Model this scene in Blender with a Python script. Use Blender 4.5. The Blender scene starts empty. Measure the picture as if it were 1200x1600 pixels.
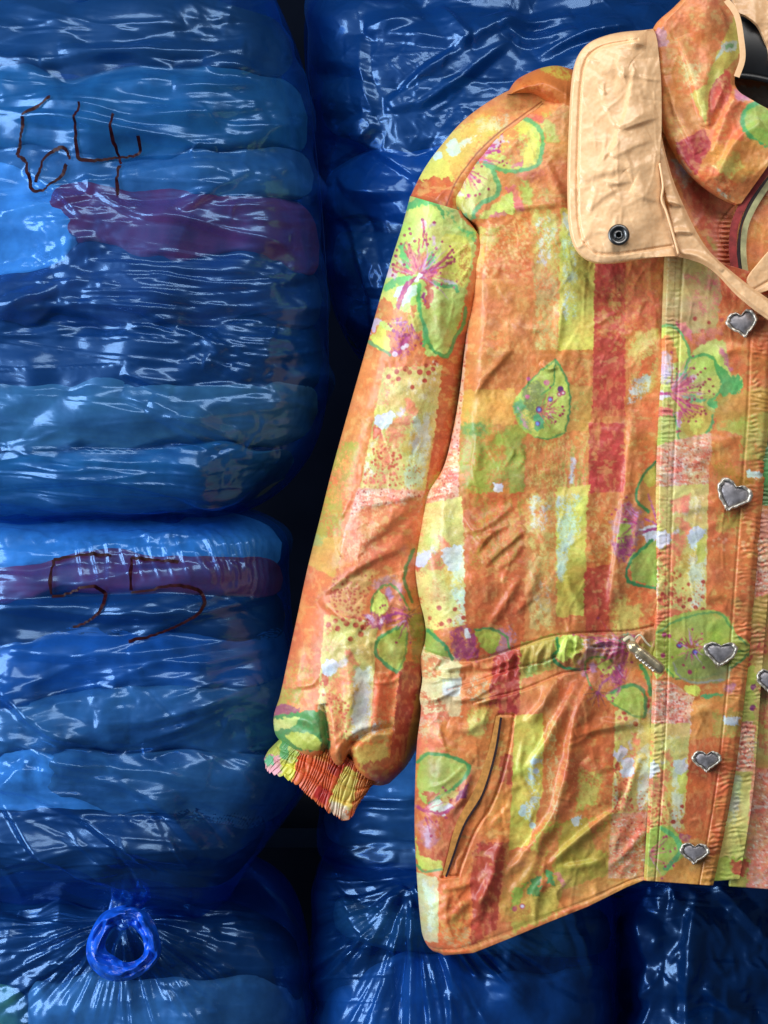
import bpy, math, random
import numpy as np

# ================================================================ camera, light, exposure
SC = bpy.context.scene
PX = 0.0005            # one cloth unit is half a millimetre
D = 0.95               # the photographer stands about a metre from the jacket
Z0 = 1.20

cam_d = bpy.data.cameras.new('camera')
cam = bpy.data.objects.new('camera', cam_d)
SC.collection.objects.link(cam)
cam.location = (0, -D, Z0)
cam.rotation_euler = (math.radians(90), 0, 0)
cam_d.sensor_fit = 'VERTICAL'
cam_d.sensor_height = 24
cam_d.lens = 24 * D / 0.8
cam_d.clip_start = 0.02
cam_d.clip_end = 50
SC.camera = cam

world = bpy.data.worlds.new('World'); SC.world = world
world.use_nodes = True
bg = world.node_tree.nodes['Background']
bg.inputs[0].default_value = (0.62, 0.78, 1.0, 1); bg.inputs[1].default_value = 0.10

def area(name, loc, target, size, power, col):
    d = bpy.data.lights.new(name, 'AREA'); d.shape = 'RECTANGLE'
    d.size, d.size_y = size; d.energy = power; d.color = col
    o = bpy.data.objects.new(name, d); SC.collection.objects.link(o)
    o.location = loc
    v = np.array(target) - np.array(loc)
    from mathutils import Vector
    o.rotation_euler = Vector(v).to_track_quat('-Z', 'Y').to_euler()
    return o
# the open shutter of the store behind and to the left of the photographer, and a ceiling panel
area('shutter_light', (-1.75, -0.95, 1.45), (-0.1, 0.08, 1.15), (1.0, 1.7), 63, (0.84, 0.92, 1.0))
area('ceiling_light', (0.20, -1.05, 2.40), (0.05, 0.05, 1.2), (1.5, 0.5), 16.5, (1.0, 0.97, 0.93))

vs = SC.view_settings
vs.view_transform = 'Standard'; vs.look = 'None'; vs.exposure = 0.0; vs.gamma = 1.0
try: vs.use_curve_mapping = False
except Exception: pass
SC.cycles.max_bounces = 4; SC.cycles.diffuse_bounces = 2; SC.cycles.glossy_bounces = 2; SC.cycles.transparent_max_bounces = 8
SC.cycles.use_denoising = True
SC.cycles.caustics_reflective = False; SC.cycles.caustics_refractive = False

# ---------------------------------------------------------------- numpy noise helpers
def _hash(ix, iy, seed):
    n = (ix.astype(np.int64) * 374761393 + iy.astype(np.int64) * 668265263 + seed * 974634777) & 0xffffffff
    n = ((n ^ (n >> 13)) * 1274126177) & 0xffffffff
    n = n ^ (n >> 16)
    return (n & 0xffff).astype(np.float32) / 65535.0

def vnoise(x, y, seed=0):
    x = np.asarray(x, np.float32); y = np.asarray(y, np.float32)
    ix = np.floor(x); iy = np.floor(y)
    fx = x - ix; fy = y - iy
    fx = fx * fx * (3 - 2 * fx); fy = fy * fy * (3 - 2 * fy)
    a = _hash(ix, iy, seed); b = _hash(ix + 1, iy, seed)
    c = _hash(ix, iy + 1, seed); d = _hash(ix + 1, iy + 1, seed)
    return (a * (1 - fx) + b * fx) * (1 - fy) + (c * (1 - fx) + d * fx) * fy      # 0..1

def fbm(x, y, seed=0, octs=3):
    s = 0.0; amp = 0.5; tot = 0.0
    for k in range(octs):
        s = s + amp * vnoise(x, y, seed + 17 * k); tot += amp
        x = x * 2.03 + 11.3; y = y * 2.03 - 7.1; amp *= 0.55
    return s / tot

def sstep(a, b, x):
    t = np.clip((x - a) / (b - a), 0, 1)
    return t * t * (3 - 2 * t)

def catmull(pts, n=8, closed=False):
    p = np.asarray(pts, float)
    m = len(p); out = []
    segs = m if closed else m - 1
    for i in range(segs):
        if closed:
            p0, p1, p2, p3 = p[(i - 1) % m], p[i], p[(i + 1) % m], p[(i + 2) % m]
        else:
            p1, p2 = p[i], p[i + 1]
            p0 = p[i - 1] if i > 0 else 2 * p1 - p2
            p3 = p[i + 2] if i + 2 < m else 2 * p2 - p1
        for k in range(n):
            t = k / n
            out.append(0.5 * ((2 * p1) + (p2 - p0) * t + (2 * p0 - 5 * p1 + 4 * p2 - p3) * t * t
                              + (3 * p1 - p0 - 3 * p2 + p3) * t ** 3))
    if not closed:
        out.append(p[-1])
    return np.array(out)

def inside(X, Y, poly):
    r = np.zeros(X.shape, bool)
    n = len(poly)
    for i in range(n):
        x1, y1 = poly[i]; x2, y2 = poly[(i + 1) % n]
        if y1 == y2:
            continue
        c = (y1 > Y) != (y2 > Y)
        r ^= c & (X < (x2 - x1) * (Y - y1) / (y2 - y1) + x1)
    return r

def seg_dist(X, Y, pts):
    """distance to a polyline and the position along it (0..1)"""
    best = np.full(X.shape, 1e9, np.float32); along = np.zeros(X.shape, np.float32)
    pts = np.asarray(pts, float)
    L = np.concatenate([[0], np.cumsum(np.hypot(*(pts[1:] - pts[:-1]).T))])
    for i in range(len(pts) - 1):
        ax, ay = pts[i]; dx, dy = pts[i + 1] - pts[i]
        q = dx * dx + dy * dy + 1e-9
        t = np.clip(((X - ax) * dx + (Y - ay) * dy) / q, 0, 1)
        d = np.hypot(X - ax - t * dx, Y - ay - t * dy)
        m = d < best
        best = np.where(m, d, best); along = np.where(m, (L[i] + t * (L[i + 1] - L[i])) / L[-1], along)
    return best, along

def box_blur(a, r):
    for ax in (0, 1):
        p = np.pad(a, [(r + 1, r) if k == ax else (0, 0) for k in (0, 1)], mode='edge')
        c = np.cumsum(p, axis=ax)
        k = 2 * r + 1
        a = (c[k:] - c[:-k] if ax == 0 else c[:, k:] - c[:, :-k]) / k
    return a.astype(np.float32)

# ---------------------------------------------------------------- the printed cloth (cloth coordinates, half a millimetre each)
CW, CH = 1260, 1520
_sd = [100]
def seed():
    _sd[0] += 1
    return _sd[0]

class Cloth:
    def __init__(self, col):
        self.a = np.empty((CH, CW, 3), np.float32); self.a[:] = col
        yy, xx = np.mgrid[0:CH, 0:CW].astype(np.float32)
        n = fbm(xx / 60, yy / 60, seed(), 3)[..., None]
        self.a *= 0.9 + 0.2 * n
    def win(self, pts, pad):
        p = np.asarray(pts)
        x0 = int(max(0, p[:, 0].min() - pad)); x1 = int(min(CW, p[:, 0].max() + pad + 1))
        y0 = int(max(0, p[:, 1].min() - pad)); y1 = int(min(CH, p[:, 1].max() + pad + 1))
        if x1 <= x0 or y1 <= y0:
            return None
        yy, xx = np.mgrid[y0:y1, x0:x1].astype(np.float32)
        return (slice(y0, y1), slice(x0, x1)), xx, yy
    def put(self, sl, al, col):
        self.a[sl] = self.a[sl] * (1 - al[..., None]) + np.array(col, np.float32) * al[..., None]
    def cover(self, X, Y, cov, sc, grain=0.35):
        if cov >= 1:
            return 1.0
        n = fbm(X / sc[0], Y / sc[1], seed(), 3) * (1 - grain) + grain * vnoise(X / 1.6, Y / 1.6, seed())
        thr = 0.5 + (0.5 - cov) * 0.62
        return sstep(thr - 0.05, thr + 0.05, n)
    def poly(self, pts, col, j=1.6, cov=1.0, sc=(9, 9), sm=False, op=1.0):
        if sm:
            pts = catmull(pts, 6, True)
        w = self.win(pts, j * 2 + 3)
        if w is None:
            return
        sl, X, Y = w
        s = seed()
        Xw = X + (fbm(X / 5, Y / 5, s, 2) - 0.5) * 4 * j; Yw = Y + (fbm(X / 5, Y / 5, s + 1, 2) - 0.5) * 4 * j
        m = inside(Xw, Yw, np.asarray(pts)).astype(np.float32)
        tone = 0.88 + 0.24 * fbm(X / 22, Y / 22, s + 5, 3)
        if cov < 1:                                    # dry brush: thins out towards its edge, lets the ground through
            r = int(min(12, max(3, 0.16 * min(m.shape))))
            mb = box_blur(m, r)
            n = fbm(X / sc[0], Y / sc[1], s + 7, 4) * 0.68 + 0.32 * vnoise(X / 1.5, Y / 1.5, s + 9)
            thr = 0.5 + (0.5 - cov) * 0.62 + 0.2 * (1 - mb)
            al = box_blur(m, 1) * sstep(thr - 0.10, thr + 0.10, n) * op * (0.74 + 0.26 * fbm(X / 12, Y / 12, s + 11, 2))
        else:
            al = m * op * (0.86 + 0.14 * sstep(.3, .6, fbm(X / 7, Y / 7, s + 11, 3)))
        self.a[sl] = self.a[sl] * (1 - al[..., None]) + (np.array(col, np.float32) * tone[..., None]) * al[..., None]
    def line(self, pts, w, col, j=1.0, cov=1.0, taper=0.0, sm=True, op=1.0):
        op = op * .95
        if sm and len(pts) > 2:
            pts = catmull(pts, 5)
        ww = self.win(pts, w + j * 2 + 3)
        if ww is None:
            return
        sl, X, Y = ww
        s = seed()
        Xw = X + (fbm(X / 5, Y / 5, s, 2) - 0.5) * 4 * j; Yw = Y + (fbm(X / 5, Y / 5, s + 1, 2) - 0.5) * 4 * j
        d, t = seg_dist(Xw, Yw, pts)
        r = w * 0.5 * (1 - taper * t)
        al = sstep(r + 0.6, r - 0.6, d) * self.cover(X, Y, cov, (6, 6)) * op
        self.put(sl, al.astype(np.float32), col)
    def dots(self, pts, r, col, j=0.7):
        for x, y in pts:
            rr = r * (0.8 + 0.4 * random.random())
            w = self.win([(x, y)], rr + 4)
            if w is None:
                continue
            sl, X, Y = w
            d = np.hypot(X - x + (vnoise(X / 3, Y / 3, seed()) - .5) * 2 * j, Y - y)
            self.put(sl, sstep(rr + 0.6, rr - 0.6, d).astype(np.float32), col)
    def scatter(self, pts, n, r, col, seed_=1):
        rnd = random.Random(seed_ * 7 + n)
        p = np.asarray(pts); k = 0; out = []
        while len(out) < n and k < n * 20:
            k += 1
            x = rnd.uniform(p[:, 0].min(), p[:, 0].max()); y = rnd.uniform(p[:, 1].min(), p[:, 1].max())
            if inside(np.array([x]), np.array([y]), p)[0]:
                out.append((x, y))
        self.dots(out, r, col)

def Zm(x0, y0, s):
    return lambda *pts: [(x0 + a / s, y0 + b / s) for a, b in pts]
def rect(x0, y0, x1, y1, lean=0.0):
    return [(x0, y0), (x1, y0), (x1 - lean, y1), (x0 - lean, y1)]

ORG = (214, 116, 58); DORG = (196, 84, 40); RED = (180, 52, 44); YEL = (222, 200, 66); GOLD = (216, 156, 60)
OLV = (170, 164, 60); LGR = (176, 196, 74); YGR = (206, 212, 70); GRN = (88, 172, 92); DGRN = (52, 132, 72)
PUR = (150, 44, 108); MAG = (190, 76, 128); PNK = (206, 104, 110); LIL = (212, 190, 222); SAL = (226, 112, 84)
CRM = (220, 194, 108); WHT = (214, 216, 218); LBL = (186, 204, 222); PCH = (238, 176, 110); DRED = (160, 44, 36)

def strip(L, q, top=True, band=0.0):
    """the cream panel of the print that comes back all over the cloth: splashes, dots, a lilac blot"""
    q = [np.array(p, float) for p in q]
    def m(a, b):
        t = q[0] * (1 - a) + q[1] * a; u = q[3] * (1 - a) + q[2] * a
        return tuple(t * (1 - b) + u * b)
    def pl(*ab): return [m(a, b) for a, b in ab]
    w = np.hypot(*(q[1] - q[0])) / 100.0
    L.poly(pl((0, 0), (1, 0), (1, 1), (0, 1)), (214, 192, 92), j=1)
    L.poly(pl((.05, .1), (.95, .1), (.95, .5), (.05, .5)), (196, 184, 84), cov=.45, sc=(14, 20))
    L.poly(pl((.3, .12), (.9, .05), (.9, .3), (.4, .35)), (222, 208, 150), cov=.4, sc=(8, 10))
    L.poly(pl((.62, .4), (.97, .36), (.95, .98), (.66, 1)), (212, 212, 196), cov=.62, sc=(9, 16))
    L.poly(pl((.03, .05), (.22, .05), (.2, .34), (.03, .34)), SAL, cov=.38, sc=(4, 5))
    L.poly(pl((0, .3), (.14, .3), (.2, .38), (.02, .44)), (208, 196, 70), j=2)
    L.poly(pl((.42, .26), (.52, .25), (.7, .36), (.66, .4), (.5, .36)), SAL, j=3, cov=.85)
    L.poly(pl((.3, .4), (.6, .36), (.62, .5), (.5, .56), (.34, .56), (.2, .5)), SAL, j=4, cov=.68, sc=(6, 6))
    L.poly(pl((.12, .52), (.5, .5), (.56, .6), (.4, .78), (.3, .82), (.14, .76)), (224, 108, 74), j=4, cov=.62, sc=(6, 8))
    L.poly(pl((.5, .55), (.75, .52), (.7, .7), (.55, .75)), (206, 164, 62), cov=.6)
    L.poly(pl((.02, .6), (.12, .55), (.16, .9), (0, .95)), (222, 214, 190), cov=.55, sc=(5, 8))
    L.poly(pl((.0, .5), (.13, .48), (.18, .56), (.06, .6)), (196, 76, 52), j=3)
    L.poly(pl((.03, .4), (.2, .36), (.33, .39), (.3, .45), (.18, .5), (.04, .46)), (208, 202, 230), j=2.5, sm=True)
    L.poly(pl((.34, .34), (.48, .33), (.46, .4), (.36, .4)), (214, 200, 222), j=3, cov=.75)
    L.scatter(pl((.08, .62), (.6, .72), (.55, .96), (.02, .96)), int(46 * w + 14), 2.0 * min(1, w + .3), (190, 72, 46), 3)
    L.scatter(pl((.02, .78), (.95, .8), (.95, 1), (.02, 1)), int(60 * w + 20), 1.2, (200, 100, 60), 4)
    L.poly(pl((.05, .86), (.6, .84), (.6, 1), (.02, 1)), SAL, cov=.35, sc=(5, 5))
    if top:
        L.poly(pl((0, -.03), (.9, -.05), (.9, .02), (0, .04)), SAL, cov=.5, sc=(5, 5), j=3)
        L.dots(pl((.1, .08), (.22, .04), (.27, .1), (.43, .05), (.6, .05), (.68, .0), (.74, .06), (.82, -.02), (.7, .12), (.52, .17), (.36, .02), (.8, .03)), 4.0 * min(1, w + .25), (172, 56, 40))
        L.poly(pl((.7, -.04), (.85, -.04), (.95, .14), (.8, .14)), (226, 214, 190), cov=.5, sc=(6, 6))
    if band:
        bb = 1 + band
        L.poly(pl((0, 1), (1, 1), (1, bb), (0, bb)), (226, 178, 140), j=1)
        L.poly(pl((0, 1), (1, 1), (1, bb), (0, bb)), (218, 100, 72), cov=.5, sc=(10, 4))
        L.poly(pl((0, 1), (1, 1), (1, bb), (0, bb)), (236, 216, 196), cov=.3, sc=(10, 3))
        L.scatter(pl((0, 1), (1, 1), (1, bb), (0, bb)), int(60 * w + 16), 1.3, (176, 70, 50), 5)

def speck(L, pts, base=(226, 178, 140)):
    L.poly(pts, base, j=1)
    L.poly(pts, (220, 96, 76), cov=.52, sc=(10, 4))
    L.poly(pts, (240, 222, 204), cov=.34, sc=(9, 3))
    L.scatter(pts, 60, 1.4, (170, 66, 52), 8)

def iris(L, o, s=1.0, r=0.0, flip=1):
    """the flower with one big green petal, a purple throat and a lilac rim"""
    c, n = math.cos(r), math.sin(r)
    def t(*p):
        return [(o[0] + s * (flip * x * c - y * n), o[1] + s * (flip * x * n + y * c)) for x, y in p]
    L.poly(t((-24, -54), (-2, -66), (20, -58), (22, -30), (0, -24), (-18, -30)), (190, 128, 140), j=3, cov=.75, sm=True)
    L.poly(t((-24, -10), (-22, -34), (-10, -50), (6, -52), (20, -40), (26, -14), (6, -2)), (198, 104, 62), sm=True)
    L.poly(t((-26, -12), (-20, -36), (-12, -44), (2, -18), (-10, -4)), YGR, sm=True)
    L.poly(t((-8, -44), (4, -46), (10, -34), (4, -26)), (196, 150, 190), j=2, cov=.85)
    L.line(t((-27, -10), (-22, -34), (-8, -50), (8, -50), (24, -32), (34, -14)), 3.2, (104, 140, 66))
    L.poly(t((-38, -6), (-18, -10), (4, -6), (6, 8), (-10, 20), (-26, 14)), (146, 46, 104), j=4, cov=.8, sc=(6, 6))
    L.poly(t((-34, -4), (-26, -6), (-20, 4), (-26, 8)), (206, 170, 214), j=2, cov=.7)
    L.poly(t((-14, 2), (-6, -2), (-4, 8), (-12, 10)), (214, 196, 226), j=2, cov=.6)
    L.line(t((-4, -2), (14, -8), (28, -6)), 3, PUR)
    L.poly(t((-18, 34), (0, 22), (22, 10), (30, 16), (28, 60), (18, 84), (0, 74), (-14, 58)), LGR, sm=True)
    L.poly(t((4, 30), (26, 18), (24, 60), (16, 74)), (188, 190, 84), cov=.45, sc=(10, 16))
    L.line(t((16, 14), (-6, 26), (-18, 38), (-18, 56), (-4, 72), (14, 84)), 5.5, DGRN, op=.85)
    L.line(t((14, 84), (26, 62), (30, 24)), 3.0, (96, 140, 70), op=.8)
    for k, a in enumerate((-40, -10, 15, 40, 65, 90, 120, 200)):
        aa = math.radians(a)
        L.line(t((30, -4), (30 + 26 * math.cos(aa), -4 + 26 * math.sin(aa))), 2.4, PUR if k % 2 else (120, 60, 60), taper=.7)

def leafface(L, o, s=1.0, r=0.0):
    """the folded green leaf with blue berries"""
    c, n = math.cos(r), math.sin(r)
    def t(*p):
        return [(o[0] + s * (x * c - y * n), o[1] + s * (x * n + y * c)) for x, y in p]
    L.poly(t((-18, -46), (10, -68), (26, -40), (32, 0), (24, 46), (6, 56), (-20, 54), (-44, 38), (-56, 4), (-40, -24)), LGR, sm=True, j=1)
    L.poly(t((10, -66), (26, -38), (31, 4), (22, 44), (8, 40), (6, 0)), YGR, cov=.8, sc=(10, 20))
    L.poly(t((-40, -24), (-20, -36), (-8, -20), (-6, 16), (-20, 30), (-36, 16)), (112, 124, 70), cov=.75, sm=True)
    L.poly(t((-58, 6), (-42, -18), (-36, 10), (-26, 44), (-40, 38)), (100, 172, 120), j=3, cov=.8)
    L.poly(t((-52, 4), (-46, 4), (-30, 40), (-38, 38)), (206, 140, 170), j=2, cov=.8)
    L.poly(t((-46, 12), (-34, 8), (-20, 44), (-32, 42)), (214, 190, 70), j=2, cov=.7)
    L.poly(t((-24, 20), (-6, 14), (-8, 40), (-20, 44)), (84, 160, 96), j=2)
    L.line(t((10, -68), (28, -36), (33, 2), (26, 44)), 3.0, DGRN, op=.8)
    L.line(t((10, -66), (6, -30), (-12, -14)), 2.2, DGRN, op=.8)
    L.line(t((-40, -22), (-18, -46), (10, -68)), 2.4, DGRN, op=.7)
    L.line(t((-22, 54), (0, 56), (24, 46)), 2.4, DGRN, op=.7)
    for a in range(-60, 70, 18):
        aa = math.radians(a - 10)
        L.line(t((-16, 14), (-16 + 34 * math.cos(aa), 14 + 30 * math.sin(aa))), 2.4, (184, 84, 66), taper=.8)
    L.dots(t((-34, -10), (-4, -32), (-32, -38)), 4 * s, MAG); L.dots(t((2, -6), (-16, 10), (18, -22), (-18, 32)), 4.6 * s, (110, 50, 110))
    L.dots(t((2, -6), (-16, 10), (-18, 32)), 2.6 * s, (104, 140, 220)); L.dots(t((16, -14), (22, -16)), 3.4 * s, (170, 50, 90))
    L.dots(t((16, -14), (22, -16)), 1.4 * s, (230, 214, 210))

def paint():
    random.seed(3)
    # ======== sleeve
    S = Cloth((206, 104, 50))
    z = Zm(560, 540, 6.154)
    # left column of the sleeve
    S.poly([(560, 545), (625, 555), (600, 640), (575, 740), (505, 745), (520, 660)], ORG)
    S.poly([(565, 640), (595, 630), (570, 750), (530, 750)], (218, 140, 60), cov=.4)
    S.poly([(520, 690), (562, 690), (548, 770), (530, 850), (486, 850), (500, 770)], OLV, cov=.72, sc=(12, 22))
    S.poly([(520, 700), (560, 700), (545, 790), (500, 800)], (224, 150, 70), cov=.35, sc=(4, 7))
    S.poly([(490, 838), (536, 838), (524, 905), (476, 892)], (206, 150, 60), j=2)
    S.poly([(484, 838), (512, 832), (505, 856), (484, 856)], (150, 160, 90), cov=.6)
    S.poly([(474, 880), (524, 902), (505, 990), (492, 1110), (436, 1100), (456, 985)], (206, 98, 52), j=2)
    S.poly([(450, 1030), (490, 1040), (488, 1105), (435, 1105)], (196, 150, 60), cov=.5, sc=(4, 5))
    S.poly([(436, 1075), (470, 1075), (470, 1105), (430, 1110)], OLV, cov=.7)
    # panels down the middle
    strip(S, [(600, 574), (697, 570), (664, 768), (562, 764)], band=.0)
    S.poly(z((560, 1040), (660, 900), (640, 1250), (540, 1400), (510, 1300)), (206, 210, 200), cov=.55, sc=(8, 12))
    speck(S, [(560, 762), (664, 766), (656, 800), (540, 830), (528, 900), (536, 838)])
    S.poly([(560, 795), (660, 778), (655, 940), (560, 960), (516, 930), (530, 880)], (206, 96, 54), j=4, cov=.85, sc=(14, 14))
    S.poly([(545, 800), (610, 790), (575, 880), (530, 890)], (226, 160, 110), cov=.42, sc=(3, 5))
    S.poly([(520, 905), (585, 890), (565, 965), (512, 950)], (212, 164, 90), j=3, cov=.85)
    S.scatter([(520, 905), (585, 890), (565, 970), (512, 955)], 110, 1.9, (172, 66, 42), 2)
    strip(S, [(506, 960), (590, 972), (578, 1160), (494, 1150)])
    S.poly([(552, 1080), (582, 1075), (576, 1150), (548, 1150)], (208, 206, 196), cov=.75, sc=(8, 14))
    S.poly([(500, 1110), (540, 1110), (535, 1170), (500, 1165)], (214, 100, 66), cov=.6, sc=(6, 6))
    # right columns
    S.poly([(697, 520), (740, 520), (720, 660), (690, 770), (664, 770), (680, 670)], (188, 82, 40))  # darker orange: shade where the sleeve turns towards the body, put into the print
    S.poly([(672, 740), (700, 730), (690, 780), (660, 780)], OLV, cov=.6)
    S.poly([(590, 1050), (632, 1050), (620, 1130), (580, 1140)], (224, 92, 44), j=2)
    S.poly([(610, 1060), (634, 1060), (622, 1130), (604, 1135)], (212, 130, 60), cov=.5)
    S.poly([(580, 1120), (620, 1118), (612, 1160), (560, 1160)], (210, 160, 80), cov=.6, sc=(6, 6))
    S.poly([(582, 1125), (606, 1125), (600, 1148), (580, 1146)], (206, 210, 200), cov=.6)
    S.poly([(626, 1034), (666, 1034), (650, 1190), (606, 1225), (612, 1160)], (158, 50, 32))
    S.poly([(650, 1085), (672, 1085), (660, 1200), (628, 1205)], (176, 120, 44))
    S.poly([(548, 1165), (604, 1158), (612, 1196), (560, 1204)], (208, 176, 72), j=3, cov=.85)
    S.poly([(560, 1196), (620, 1180), (610, 1226), (580, 1226)], (176, 76, 50), j=3)
    # green leaf low on the sleeve
    S.poly([(424, 1104), (450, 1100), (470, 1108), (462, 1122), (430, 1128)], (150, 74, 92), j=2)
    S.poly([(424, 1124), (474, 1112), (506, 1114), (514, 1150), (508, 1172), (440, 1165)], (76, 138, 70), j=2, sm=True)
    S.poly([(424, 1124), (468, 1120), (462, 1134), (430, 1142)], (192, 196, 90), j=2)
    S.poly([(446, 1150), (476, 1144), (500, 1156), (498, 1172), (470, 1168)], (196, 200, 62), sm=True)
    # big lily
    z = Zm(560, 300, 6.0)
    S.poly(z((380, 60), (560, 20), (830, 60), (1100, 380), (1090, 600), (1000, 980), (960, 1200), (840, 1540), (640, 1540), (600, 1300), (200, 1300), (180, 1000), (300, 600)), (186, 204, 88), j=2)
    S.poly(z((450, 110), (560, 50), (720, 80), (820, 170), (800, 260), (740, 140), (600, 120), (460, 170)), GRN, j=2)
    S.poly(z((480, 150), (600, 130), (740, 150), (800, 280), (740, 560), (640, 500), (520, 480), (380, 440)), (202, 212, 82), j=2)
    S.poly(z((800, 180), (1000, 400), (1110, 480), (1100, 380), (960, 340), (880, 200)), GRN, cov=.8, j=3)
    S.poly(z((790, 430), (880, 400), (1000, 420), (1060, 540), (1040, 780), (980, 900), (880, 830), (760, 760)), (214, 204, 60), sm=True)
    S.poly(z((900, 480), (1060, 480), (1060, 760), (980, 900), (880, 800)), (198, 130, 62), cov=.42, sc=(5, 6))
    S.poly(z((380, 500), (440, 480), (490, 680), (470, 760), (400, 640)), (104, 184, 106))
    S.poly(z((640, 640), (700, 560), (740, 620), (640, 740)), (104, 184, 106))
    S.poly(z((220, 900), (350, 800), (510, 780), (490, 850), (360, 870), (240, 960)), (110, 182, 106), j=2)
    S.poly(z((200, 960), (320, 900), (420, 980), (340, 1060), (180, 1030)), (214, 200, 80))
    for k in range(5):
        S.poly(z((440, 420), (520, 420), (540, 500), (480, 520)), LIL, cov=.4) if k == 0 else None
    S.poly(z((590, 270), (640, 280), (630, 360), (590, 330)), (206, 170, 200), cov=.8)
    S.poly(z((660, 310), (720, 270), (720, 310), (680, 350)), (206, 170, 200), cov=.8)
    S.poly(z((690, 410), (720, 400), (715, 500), (690, 500)), (206, 170, 200), cov=.9)
    S.poly(z((270, 700), (370, 740), (350, 830), (250, 800)), (216, 180, 214), cov=.85)
    S.poly(z((330, 590), (420, 640), (450, 700), (400, 690)), (210, 174, 206), cov=.85)
    S.poly(z((360, 900), (460, 870), (560, 870), (545, 950), (420, 1070), (330, 960)), (214, 216, 230), j=1.5)
    S.poly(z((780, 800), (920, 850), (930, 890), (820, 860)), (212, 196, 224), cov=.8)
    S.poly(z((440, 490), (490, 500), (560, 600), (600, 580), (620, 700), (600, 790), (520, 760), (460, 600)), (190, 62, 92), j=4, cov=.85, sc=(5, 9))
    S.poly(z((570, 580), (640, 560), (640, 640), (600, 680)), (218, 120, 60), cov=.8)
    S.poly(z((600, 780), (700, 710), (740, 720), (720, 790), (690, 830), (690, 1060), (640, 1110), (620, 1040), (640, 880)), (202, 84, 66), j=3)
    for p in (((600, 760), (700, 720), (820, 620)), ((640, 760), (740, 690), (880, 540)), ((700, 730), (800, 700), (890, 650)), ((510, 770), (420, 730), (320, 680)),
              ((500, 780), (410, 760), (330, 740)), ((480, 620), (440, 560), (430, 500)), ((560, 560), (570, 500), (565, 440)), ((640, 540), (640, 480), (640, 390)), ((600, 520), (610, 400), (605, 260))):
        S.line(z(*p), 3.0, (186, 62, 80), cov=.8)
    S.dots(z((480, 345), (490, 390), (600, 260), (615, 370), (640, 400), (710, 285), (630, 450), (670, 440), (730, 530), (350, 600), (360, 545), (325, 680), (330, 730), (320, 780), (430, 680),
              (840, 620), (880, 545), (875, 610), (900, 630), (870, 655), (830, 665), (900, 655), (530, 460), (650, 490), (700, 590)), 2.3, (150, 44, 80))
    S.line(z((720, 760), (570, 800), (470, 860), (400, 980), (370, 1080), (370, 1200), (385, 1340)), 7, (172, 52, 112))
    S.line(z((590, 760), (540, 830)), 6, (230, 220, 240), sm=False)
    S.line(z((570, 870), (565, 1000), (590, 1180), (630, 1300), (610, 1440)), 6, GRN)
    S.line(z((620, 1250), (660, 1420), (740, 1510), (840, 1530), (900, 1380), (990, 1220), (1000, 1080)), 6, (84, 164, 84))
    S.line(z((700, 840), (780, 880), (900, 880), (930, 930)), 6, GRN)
    S.poly(z((600, 930), (630, 940), (620, 1060), (590, 980)), (160, 60, 110))
    S.poly(z((190, 1040), (250, 990), (330, 1060), (360, 1100), (350, 1300), (160, 1160)), (212, 108, 62), j=3)
    S.poly(z((130, 1180), (220, 1210), (110, 1350), (90, 1300)), (206, 182, 208), j=3)
    S.poly(z((210, 1240), (310, 1390), (290, 1510), (180, 1470), (110, 1370)), (216, 208, 56), j=2)
    S.line(z((90, 1400), (190, 1460), (300, 1530)), 5, (110, 150, 90))
    S.poly(z((370, 1100), (480, 1140), (540, 1340), (400, 1370), (350, 1300)), (212, 120, 54), j=3)
    S.poly(z((460, 1080), (540, 1040), (560, 1180), (590, 1300), (540, 1340), (470, 1200)), (218, 196, 70), j=3, cov=.85)
    S.poly(z((470, 1070), (540, 1060), (540, 1140), (500, 1180)), (214, 112, 64), j=2)
    S.poly(z((320, 1320), (540, 1310), (560, 1380), (480, 1430), (540, 1500), (420, 1560), (300, 1500), (360, 1430)), (160, 46, 112), j=5, cov=.72, sc=(5, 5))
    S.dots(z((340, 1520), (450, 1440), (420, 1460)), 4, (222, 200, 226))
    S.dots(z((395, 1240), (430, 1290), (410, 1350), (450, 1340), (500, 1330), (540, 1360), (330, 1300)), 3, PUR)
    S.poly(z((540, 1440), (600, 1400), (620, 1560), (520, 1600)), (212, 110, 66))
    iris(S, (606, 966), 1.0)
    S.poly([(640, 960), (680, 955), (680, 1040), (642, 1045)], (150, 128, 54), cov=.7)
    S.line([(646, 858), (634, 890), (632, 908), (644, 940)], 5, (84, 110, 50))
    # ======== yoke over the shoulder
    Y = Cloth((214, 120, 58))
    Y.poly([(640, 330), (640, 200), (700, 150), (900, 100), (900, 170), (790, 215)], (214, 126, 60))
    Y.poly([(720, 190), (800, 150), (860, 140), (850, 170), (760, 215), (730, 240)], (220, 150, 66), cov=.55, sc=(6, 4))
    Y.poly([(640, 280), (690, 210), (760, 180), (790, 200), (740, 240), (700, 300)], (216, 184, 66), j=3, cov=.85)
    Y.poly([(740, 186), (800, 176), (790, 204), (750, 214)], (214, 196, 130), cov=.6)
    Y.poly([(640, 262), (672, 240), (700, 250), (712, 290), (640, 296)], (214, 196, 60), j=2)
    Y.poly([(700, 222), (714, 217), (720, 232), (710, 245), (698, 238)], (202, 214, 196), sm=True)
    Y.poly([(716, 224), (746, 208), (744, 216), (722, 232)], (206, 212, 190), cov=.8)
    Y.poly([(676, 240), (690, 236), (690, 246), (678, 250)], (202, 214, 206), sm=True)
    Y.poly([(630, 296), (656, 282), (680, 276), (712, 280), (706, 330), (630, 330)], (186, 74, 36), j=3)
    # ======== body
    B = Cloth((206, 104, 52))
    # ---- top left lily
    z = Zm(680, 130, 5.4545)
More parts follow.
